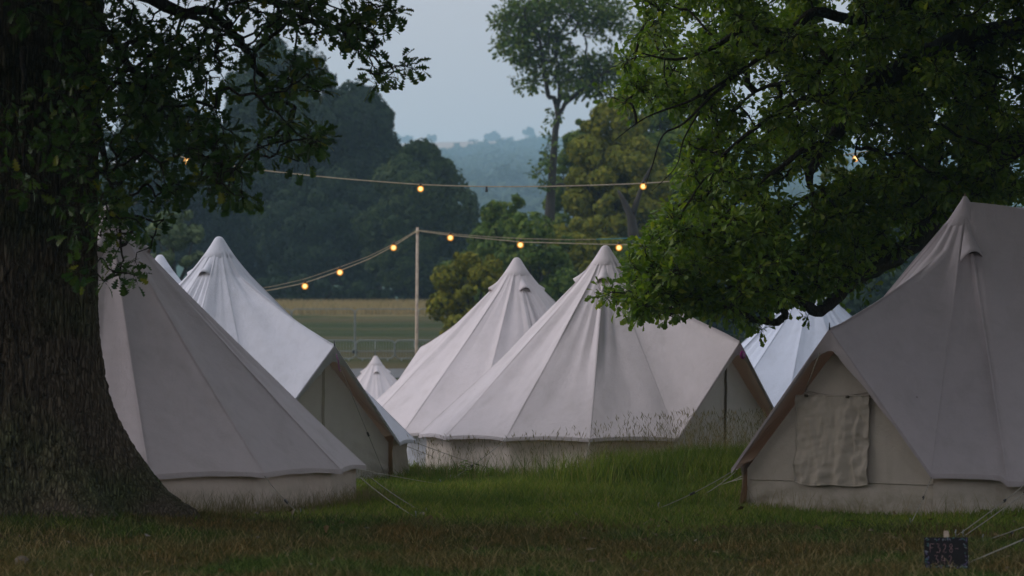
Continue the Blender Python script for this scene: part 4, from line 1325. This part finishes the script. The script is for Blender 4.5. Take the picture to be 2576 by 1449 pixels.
rng = np.random.default_rng(77)

# the tall light tree with the bare forked trunk
d = 140.0
bx = P(1378, 700, d); gz = float(G(bx[0], d))
tt = thing('tall_tree', 'tall thin tree with bare forked trunk and airy crown against the sky', 'tree', (bx[0], d, gz))
m = MB()
def q3(*l): return np.array([P(a, b_, dd) for a, b_, dd in l])
b0 = P(1376, 700, d); b0[2] = gz - .2
m.tube(np.concatenate([[b0], q3((1382, 560, d), (1386, 480, d), (1393, 390, d), (1397, 330, d), (1405, 290, d), (1399, 262, d))]), [.34, .28, .225, .19, .165, .15, .135], 10)
sk = []
for l, r in (([(1399, 262, d), (1380, 235, d), (1372, 190, d), (1367, 140, d - .5), (1350, 90, d - 1), (1320, 40, d - 1)], [.13, .12, .11, .10, .07, .04]),
             ([(1402, 268, d), (1412, 235, d + .3), (1400, 195, d + .4), (1396, 150, d + .5), (1402, 100, d + 1), (1430, 50, d + 1), (1470, 10, d + 1)], [.14, .13, .11, .10, .09, .07, .04]),
             ([(1402, 108, d + 1), (1430, 90, d + .5), (1460, 60, d), (1480, 20, d)], [.07, .06, .05, .03]),
             ([(1402, 285, d), (1430, 255, d - .3), (1470, 220, d - .5), (1530, 180, d - .6), (1600, 120, d - .6), (1660, 70, d - .6)], [.12, .11, .10, .08, .06, .03]),
             ([(1452, 238, d - .4), (1468, 180, d), (1478, 130, d), (1470, 90, d)], [.08, .07, .05, .03]),
             ([(1375, 200, d), (1345, 205, d + .4), (1320, 212, d + .4)], [.05, .03, .02]),
             ([(1388, 440, d), (1365, 425, d), (1350, 430, d)], [.05, .03, .02]),
             ([(1383, 468, d), (1400, 467, d - .3), (1425, 466, d - .3)], [.09, .08, .05]),
             ([(1390, 400, d), (1370, 385, d), (1355, 380, d)], [.04, .02, .01])):
    w = q3(*l); t = np.linspace(0, len(w) - 1, (len(w) - 1) * 3 + 1)
    w2 = np.stack([np.interp(t, np.arange(len(w)), w[:, i]) for i in range(3)], 1); w2[1:-1] += rng.normal(0, .05, (len(w2) - 2, 3))
    m.tube(w2, np.interp(t, np.arange(len(w)), r), 8); sk += list(w2[3:])
blobT = [(1290, 60, 48, 46), (1270, 110, 26, 30), (1330, 30, 60, 40), (1400, 10, 70, 30), (1350, 90, 44, 40), (1310, 130, 40, 30), (1345, 150, 40, 36), (1400, 90, 26, 30), (1400, 170, 30, 40, .8), (1470, 20, 70, 34), (1530, 30, 44, 36), (1540, 70, 30, 24, .7), (1480, 70, 44, 26, .8), (1430, 120, 24, 24, .7),
         (1450, 165, 44, 40), (1490, 180, 40, 40), (1530, 160, 34, 30), (1440, 215, 40, 26), (1490, 225, 46, 22), (1540, 200, 30, 26, .8), (1318, 210, 22, 14), (1340, 205, 18, 18), (1350, 428, 12, 16), (1372, 470, 10, 16), (1400, 290, 12, 16, .6), (1385, 370, 12, 60, .5), (1375, 420, 14, 40, .6), (1600, 190, 40, 40, .8), (1610, 90, 40, 40, .8)]
att = np.array(blobs_to_points(blobT, 110, lambda x, y: d + random.uniform(-1.6, 1.8)))
tw, LV, LF = crown_meshes(sk, att, LEAF_LOW, .26, 9, spread=.34, twig_r=.010, rmax=.06, stub=False)
for q in tw.Q: m.Q.append(q + m.n)
m.V += tw.V; m.n += tw.n
m.build('trunk', M_FARBARK, tt)
obj('crown', LV, LF, LF_MID, tt, False)
# leaning bare trunk by the dark olive tree
d = 118
bp_ = P(1590, 700, d)
ts = thing('bare_trunk', 'dead leaning bare trunk under the bulb beside the green oak', 'tree trunk', (bp_[0], d, float(G(bp_[0], d))))
m = MB(); w = q3((1598, 720, d), (1594, 600, d), (1588, 545, d), (1566, 500, d), (1555, 478, d)); w[0][2] = float(G(w[0][0], d)) - .2
m.tube(w, [.30, .24, .19, .11, .05], 9); m.build('stem', M_FARBARK, ts)
m = MB(); m.tube(q3((1590, 545, d), (1603, 505, d), (1622, 450, d), (1640, 415, d)), [.15, .11, .07, .03], 8); m.build('limb', M_FARBARK, ts)

# ridge trees and hillside trees, far off in the haze
def ridge(label, x, yt, hw, d, sd, nl=14, low=.08, name='ridge_tree', grp='trees on the distant ridge'):
    bg_tree(label, x, yt, hw, d, LF_FAR, nl=nl, per=7, size=1.7 * d / 1450, low=low, seed=sd, name=name, group=grp)


ridge('broad square crowned tree on the hazy ridge', 1238, 330, 24, 3456, 101, 18, .02)
ridge('small loose crowned tree at the right of the hazy ridge', 1333, 320, 17, 3480, 102, 9, .3)
ridge('upright hazy tree at the left end of the pink stubble field', 1086, 340, 15, 3360, 103)
ridge('hazy tree just above the pointed dark tree', 1026, 341, 14, 3408, 104)
ridge('tiny bush between the two bigger ridge trees', 1284, 345, 8, 3504, 105, 6, .0)
ridge('hazy bush at the lower edge of the stubble field', 1190, 354, 12, 3096, 106, 8, .0)
ridge('leftmost hazy ridge tree touching the dark wood', 998, 338, 12, 3408, 107)
ridge('large domed hazy tree on the hillside above the light string', 1272, 412, 66, 1490, 108, 34, .0, 'hillside_tree', 'hazy trees on the hillside')
ridge('smaller rounded hazy tree left of the large domed one', 1180, 424, 46, 1540, 109, 28, .0, 'hillside_tree', 'hazy trees on the hillside')
rng = np.random.default_rng(5)
# far woods on the slope
lob = []
for _ in range(900):
    yy = rng.uniform(1000, 2850); xx = rng.uniform(-.07, .16) * yy
    if yy > (1050 + 8.5 * (xx / HS + 27)) * HS: continue
    r = rng.uniform(7, 13); lob.append((np.array((xx, yy, float(hillz(np.array(xx), np.array(yy))) + r * .1)), r))
V, F = bg_crown(lob, 2.2, 5.0)
kind(obj('distant_wood', V, F, LF_FAR, None, False), 'stuff')

lob = []
for _ in range(230):
    yy = -rng.uniform(9, 26); xx = rng.uniform(-34, 34); lob.append((np.array((xx, yy, rng.uniform(1.5, 7.5))), rng.uniform(1.5, 2.6)))
V, F = bg_crown(lob, 22, .75)
kind(obj('added_shade_foliage', V, F, LF_DARK, None, False), 'stuff')  # unseen foliage mass added behind the camera to block sky light

# ------------------------------------------------------------------ fences at the field
def tubepath(pts, r, name, parent, mat=M_STEEL, sides=6):
    m = MB(); m.tube(pts, r, sides); return m.build(name, mat, parent)


def rounded(x0, x1, y, z0, z1, r, n=5):
    pts = []
    for (cx, cz, a0) in ((x1 - r, z1 - r, 0), (x0 + r, z1 - r, 90), (x0 + r, z0 + r, 180), (x1 - r, z0 + r, 270)):
        for k in range(n):
            a = R_(a0 + 90 * k / (n - 1)); pts.append((cx + r * math.cos(a), y, cz + r * math.sin(a)))
    pts.append(pts[0]); pts.append(pts[1])
    return np.array(pts)


def fence_panel(x0, x1, d, label):
    xa, xb = (x0 - 1288) / K * d, (x1 - 1288) / K * d
    gz = float(G((xa + xb) / 2, d))
    root = thing('mesh_fence', label, 'fence', ((xa + xb) / 2, d, gz), 'tall mesh fence panels across the field')
    tubepath(rounded(xa + .02, xb - .02, d, gz + .1, gz + 2.12, .18), .026, 'frame', root)
    m = MB()
    for k in range(1, 22):
        x = xa + (xb - xa) * k / 22; m.tube([(x, d, gz + .12), (x, d, gz + 2.1)], .002, 4, False)
    for k in range(1, 9):
        z = gz + .12 + 1.98 * k / 9; m.tube([(xa + .03, d, z), (xb - .03, d, z)], .003, 4, False)
    m.build('wire_mesh', M_STEEL, root)
    for x in (xa, xb):
        m = MB(); m.box((x, d, gz + .07), (.22, .6, .14)); m.build('foot_block', M_DARK, root, False)


for a, b_, lb in ((573, 733, 'tall mesh fence panel hidden mostly behind the white tent roof'), (733, 893, 'tall mesh fence panel ending right above the white tent porch'), (893, 1051, 'tall mesh fence panel just left of the wooden light pole'), (1051, 1210, 'tall mesh fence panel running behind the pale back tent')):
    fence_panel(a, b_, 136, lb)


def barrier(x0, x1, d, label):
    xa, xb = (x0 - 1288) / K * d, (x1 - 1288) / K * d
    gz = float(G((xa + xb) / 2, d))
    root = thing('crowd_barrier', label, 'barrier', ((xa + xb) / 2, d, gz), 'steel crowd barriers along the grey track')
    tubepath(rounded(xa, xb, d, gz + .12, gz + .95, .2), .03, 'frame', root)
    m = MB()
    for k in range(1, 14):
        x = xa + (xb - xa) * k / 14; m.tube([(x, d, gz + .14), (x, d, gz + .93)], .007, 4, False)
    m.build('bars', M_STEEL, root)
    for x in (xa + .3, xb - .3):
        tubepath([(x, d - .3, gz + .01), (x, d, gz + .13), (x, d + .3, gz + .01)], .02, 'foot', root)
    tubepath([((xa + xb) / 2, d, gz + .12), ((xa + xb) / 2, d, gz + .97)], .028, 'upright', root)


for a, b_, lb in ((790, 894, 'steel crowd barrier partly behind the white tent porch peak'), (896, 992, 'steel crowd barrier directly above the tiny distant tent'), (994, 1092, 'steel crowd barrier behind the foot of the wooden light pole'), (1094, 1192, 'steel crowd barrier hidden behind the pale back tent')):
    barrier(a, b_, 129.5, lb)

# ------------------------------------------------------------------ festoon lights
dP = 60.0
pp = P(1050, 572, dP); gz = float(G(pp[0], dP))
pole = thing('light_pole', 'slim wooden pole carrying the lower strings of bulbs', 'pole', (pp[0], dP, gz))
m = MB(); m.tube([(pp[0] - .03, dP, gz - .2), (pp[0] - .015, dP, (gz + pp[2]) / 2), (pp[0], dP, pp[2])], [.042, .036, .030], 10); m.build('shaft', M_WOODPOLE, pole)
m = MB(); m.revolve([(.034, -.03), (.038, -.02), (.038, .02), (.034, .03)], pp - (0, 0, .10), 12); m.build('wrap', M_CABLE, pole)


def cable(label, pts, r, mat=M_CABLE, group='cables of the string lights'):
    w = np.array([P(*p) for p in pts])
    cl = np.concatenate([[0], np.cumsum(np.linalg.norm(np.diff(w, axis=0), axis=1))])
    t = np.linspace(0, cl[-1], 60)
    w2 = np.stack([np.interp(t, cl, w[:, i]) for i in range(3)], 1)
    for _ in range(3): w2[1:-1] = .25 * w2[:-2] + .5 * w2[1:-1] + .25 * w2[2:]
    b_ = w2[0]
    m = MB(); m.tube(w2, r, 6)
    o = m.build('light_cable', mat, None, True, b_)
    tag(o, label, 'cable', group)


dA = 46.0
cable('upper light cable sagging across the dark trees to the green oak', [(440, 392, dA), (625, 425, dA), (850, 449, dA), (1058, 465, dA), (1223, 470, dA), (1400, 469, dA), (1618, 462, dA), (1700, 456, dA), (1900, 430, dA), (2152, 385, dA), (2420, 344, dA)], .011)
cable('lower left light cable dropping from the pole toward the white tent', [(1047, 583, dP), (992, 618, dP), (930, 651, dP), (855, 681, dP), (767, 712, dP), (680, 730, dP), (560, 742, dP)], .012)
cable('thin support wire above the lower left light cable', [(1047, 580, dP + .1), (992, 613, dP + .1), (930, 644, dP + .1), (855, 672, dP + .1), (767, 702, dP + .1), (680, 722, dP + .1), (560, 738, dP + .1)], .007)
cable('lower right light cable running from the pole over the pale tents', [(1053, 581, dP), (1133, 592, dP), (1220, 600, dP), (1309, 609, dP), (1420, 612, dP), (1557, 616, dP), (1640, 613, dP), (1800, 600, dP)], .012)
cable('thin support wire just above the lower right light cable', [(1053, 579, dP + .1), (1133, 588, dP + .1), (1220, 595, dP + .1), (1309, 600, dP + .1), (1420, 603, dP + .1), (1500, 602, dP + .1)], .007)
cable('bluish rope continuing the support wire toward the green oak', [(1500, 602, dP + .1), (1560, 600, dP + .1), (1640, 598, dP + .1), (1800, 588, dP + .1)], .010, solid('blue_rope', (.06, .22, .26), .8, 0, .15, 20))

M_CORE = emit('bulb_filament', (1.0, .72, .32), 2.6)
s = N('bulb_glass'); e = s.n('Emission'); e.inputs[0].default_value = (1, .37, .035, 1); e.inputs[1].default_value = 1.0
t = s.n('BsdfTransparent'); mx = s.n('MixShader'); mx.inputs[0].default_value = .5
s.l(t.outputs[0], mx.inputs[1]); s.l(e.outputs[0], mx.inputs[2]); s.l(mx.outputs[0], s.out.inputs[0]); M_BGLASS = s.m
try: M_BGLASS.cycles.emission_sampling = 'NONE'
except Exception: pass


def sphere_prof(r, n=9, cz=0):
    return [(max(.001, r * math.sin(a)), cz + r * math.cos(a)) for a in np.linspace(0, PI, n)]


def bulb(label, x, y, d, k=1.0):
    c = P(x, y, d); r = .070 * d / 60 * k
    root = thing('light_bulb', label, 'light bulb', tuple(c), 'glowing bulbs of the string lights')
    m = MB(); m.revolve(sphere_prof(r, 13), c, 18); gl = m.build('glass', M_BGLASS, root)
    m = MB(); m.revolve(sphere_prof(r * .66, 9), c, 12); m.build('filament', M_CORE, gl)
    m = MB(); m.revolve([(.001, r * 1.75), (r * .35, r * 1.72), (r * .4, r * 1.4), (r * .45, r * .9), (.001, r * .85)], c, 10); m.build('socket', M_DARK, root)


for x, y, d, lb in ((1058, 475, dA, 'glowing bulb on the upper cable before the pointed dark tree'), (1618, 469, dA, 'glowing bulb on the upper cable left of the green oak'), (2152, 399, dA, 'glowing bulb showing through a gap in the green oak'),
                    (470, 405, dA, 'glowing bulb half hidden by the lobed leaves of the furrowed oak'), (2418, 357, dA, 'bulb almost wholly covered by leaves above the twin pole tent'),
                    (990, 623, dP, 'glowing bulb nearest left of the wooden pole'), (855, 685, dP, 'middle glowing bulb of three on the dropping cable'), (767, 720, dP, 'lowest glowing bulb, just above the white tent roof'),
                    (1133, 598, dP, 'glowing bulb nearest right of the wooden pole'), (1309, 616, dP, 'glowing bulb above the peak of the pale back tent'), (1557, 623, dP, 'glowing bulb beside the peak of the largest pinkish tent')):
    bulb(lb, x, y, d)
c = P(1224, 471, dA)
t0 = thing('bulb_socket', 'empty dark bulb socket hanging on the upper cable before the hazy hill', 'socket', tuple(c))
m = MB(); m.revolve([(.001, 0), (.016, -.002), (.02, -.03), (.024, -.075), (.001, -.08)], c, 10); m.build('holder', M_DARK, t0)
m = MB(); m.revolve([(.001, .012), (.018, .01), (.02, -.002), (.001, -.004)], c, 10); m.build('clip', M_DARK, t0)

# ------------------------------------------------------------------ chalk sign
dS = 19.4
c = P(2380, 1391, dS); sx = 110 / K * dS; sz = 78 / K * dS; gz = float(G(c[0], dS))
sg_ = thing('chalkboard_sign', 'small black chalkboard sign on a stake reading F328-342 with chalk border', 'sign', (c[0], dS, gz))
M_BOARD = solid('chalkboard', (.008, .008, .011), .95, 0, .25, 20)
M_CHALKP = solid('pink_chalk', (.24, .15, .16), .95, 0, .4, 160)
M_CHALKB = solid('pale_chalk', (.17, .20, .24), .95, 0, .4, 160)
M_CHALKT = solid('teal_chalk', (.06, .16, .16), .95, 0, .4, 160)
M_CHALKV = solid('violet_chalk', (.10, .09, .18), .95, 0, .4, 160)
m = MB(); m.box((c[0], dS, c[2]), (sx, .012, sz)); m.build('board', M_BOARD, sg_, False)
m = MB(); zt = P(2380, 1336, dS)[2]; m.box((c[0] + .005, dS + .021, (zt + gz - .2) / 2), (.032, .022, zt - gz + .2)); m.build('stake', M_WOODPOLE, sg_, False)
STROKES = {'F': [[(0, 0), (.02, 1)], [(0.02, 1), (.75, 1)], [(.01, .55), (.45, .57)]],
           '3': [[(.05, 1), (.55, 1), (.25, .62), (.55, .5), (.65, .25), (.45, 0), (.0, .02)]],
           '2': [[(.05, .8), (.25, 1), (.5, .85), (.4, .5), (0, 0), (.6, .02)]],
           '8': [[(.35, .52), (.1, .7), (.15, .95), (.4, 1), (.55, .8), (.35, .52), (.1, .3), (.15, .03), (.45, 0), (.6, .25), (.35, .52)]],
           '4': [[(.14, 1), (0, .40), (.72, .40)], [(.52, .72), (.52, -.04)]], '-': [[(0, .45), (.5, .45)]]}
m = MB()
yf = dS - .008
def stroke(txt, x0, z0, hgt, adv):
    for chh in txt:
        for st2 in STROKES[chh]:
            pts = np.array([(c[0] + sx * (x0 + a * hgt * .55 * .9), yf, c[2] + sz * (z0 + b2 * hgt)) for a, b2 in st2])
            m.tube(pts, .0020, 4)
        x0 += adv
stroke('F328-', -.37, .02, .27, .145)
stroke('342', -.27, -.35, .27, .16)
m.build('lettering', M_CHALKP, sg_)
for nm, mt, sd in (('pale_border_marks', M_CHALKB, 1), ('teal_border_marks', M_CHALKT, 2), ('violet_border_marks', M_CHALKV, 3)):
    rr = random.Random(sd); m = MB()
    for _ in range(26):
        side = rr.random(); t = rr.uniform(-.47, .47)
        if side < .6: x_, z_ = t, (.44 if rr.random() < .5 else -.44) + rr.uniform(-.035, .035)
        else: x_, z_ = (.44 if rr.random() < .5 else -.44) + rr.uniform(-.035, .035), t
        a = rr.uniform(0, PI); L = rr.uniform(.004, .013)
        p = np.array((c[0] + sx * x_, yf, c[2] + sz * z_)); dd = np.array((math.cos(a), 0, math.sin(a))) * L
        m.tube([p - dd, p + dd * .2 + (0, 0, .003), p + dd], [.0015, .0042, .0015], 5)
    m.build(nm, mt, sg_)

# pale stone in the mown grass
p = gp(55, 1428)
tag((lambda mm: (mm.revolve([(.001, .05), (.03, .045), (.055, .02), (.06, -.02)], p, 12), mm.build('stone', solid('pale_stone', (.12, .10, .08), .9, 0, .2, 30, .5), None, True, p))[1])(MB()), 'pale rounded stone lying in the mown grass before the oak', 'stone')

# ------------------------------------------------------------------ haze
m = MB(); m.box((0, 2780, 150), (6420, 5720, 350))
hzo = m.build('haze', None, None, False); kind(hzo, 'stuff')
s = N('haze_air'); pv = s.n('VolumePrincipled'); pv.inputs['Color'].default_value = (.50, .80, 1.0, 1); pv.inputs['Density'].default_value = 3.4e-4
s.l(pv.outputs[0], s.out.inputs['Volume']); hzo.data.materials.append(s.m)

# ------------------------------------------------------------------ light, sky, camera
scn = bpy.context.scene
w = bpy.data.worlds.new('World'); scn.world = w; w.use_nodes = True
nt = w.node_tree; nt.nodes.clear()
out = nt.nodes.new('ShaderNodeOutputWorld'); bg = nt.nodes.new('ShaderNodeBackground')
sky = nt.nodes.new('ShaderNodeTexSky'); sky.sky_type = 'NISHITA'; sky.sun_disc = False
SUN_EL, SUN_AZ = R_(27), R_(-88)      # azimuth from +Y, clockwise seen from above
sky.sun_elevation = SUN_EL; sky.sun_rotation = SUN_AZ; sky.air_density = 1.0; sky.dust_density = 2.5; sky.ozone_density = 2.0
mixn = nt.nodes.new('ShaderNodeMixRGB'); mixn.inputs[0].default_value = .82
mixn.inputs[2].default_value = (6.55, 6.5, 6.75, 1)     # even grey cloud
tc = nt.nodes.new('ShaderNodeTexCoord'); sx_ = nt.nodes.new('ShaderNodeSeparateXYZ'); mr_ = nt.nodes.new('ShaderNodeMapRange')
nt.links.new(tc.outputs['Generated'], sx_.inputs[0]); nt.links.new(sx_.outputs['Z'], mr_.inputs[0])
mr_.inputs[1].default_value = .05; mr_.inputs[2].default_value = .8
gr_ = nt.nodes.new('ShaderNodeMixRGB'); gr_.inputs[1].default_value = (6.95, 5.95, 5.75, 1); gr_.inputs[2].default_value = (9.6, 9.6, 10.5, 1)
nt.links.new(mr_.outputs[0], gr_.inputs[0]); nt.links.new(gr_.outputs[0], mixn.inputs[2])
nt.links.new(sky.outputs[0], mixn.inputs[1]); nt.links.new(mixn.outputs[0], bg.inputs[0])
bg.inputs[1].default_value = .1
nt.links.new(bg.outputs[0], out.inputs[0])
sl = bpy.data.lights.new('sun', 'SUN'); sl.energy = 2.0; sl.angle = R_(65); sl.color = (1, .87, .84)
so = bpy.data.objects.new('sun', sl); C.objects.link(so)
dirv = Vector((math.sin(SUN_AZ) * math.cos(SUN_EL), math.cos(SUN_AZ) * math.cos(SUN_EL), math.sin(SUN_EL)))
so.rotation_euler = dirv.to_track_quat('Z', 'Y').to_euler(); so.location = (-60, -20, 40)

cam = bpy.data.cameras.new('camera'); co = bpy.data.objects.new('camera', cam); C.objects.link(co)
cam.lens = 100; cam.sensor_width = 36; cam.sensor_fit = 'HORIZONTAL'; cam.clip_end = 12000; cam.clip_start = .1
co.location = (0, 0, CAMZ); co.rotation_euler = (PI / 2 + TILT, 0, 0)
cam.dof.use_dof = True; cam.dof.focus_distance = 30.5; cam.dof.aperture_fstop = 3.3
scn.camera = co
scn.view_settings.view_transform = 'Standard'; scn.view_settings.look = 'None'; scn.view_settings.exposure = .1; scn.view_settings.gamma = 1
scn.cycles.use_denoising = True
scn.cycles.sample_clamp_indirect = 4
scn.cycles.max_bounces = 6; scn.cycles.diffuse_bounces = 3; scn.cycles.transmission_bounces = 3; scn.cycles.transparent_max_bounces = 8; scn.cycles.volume_bounces = 1
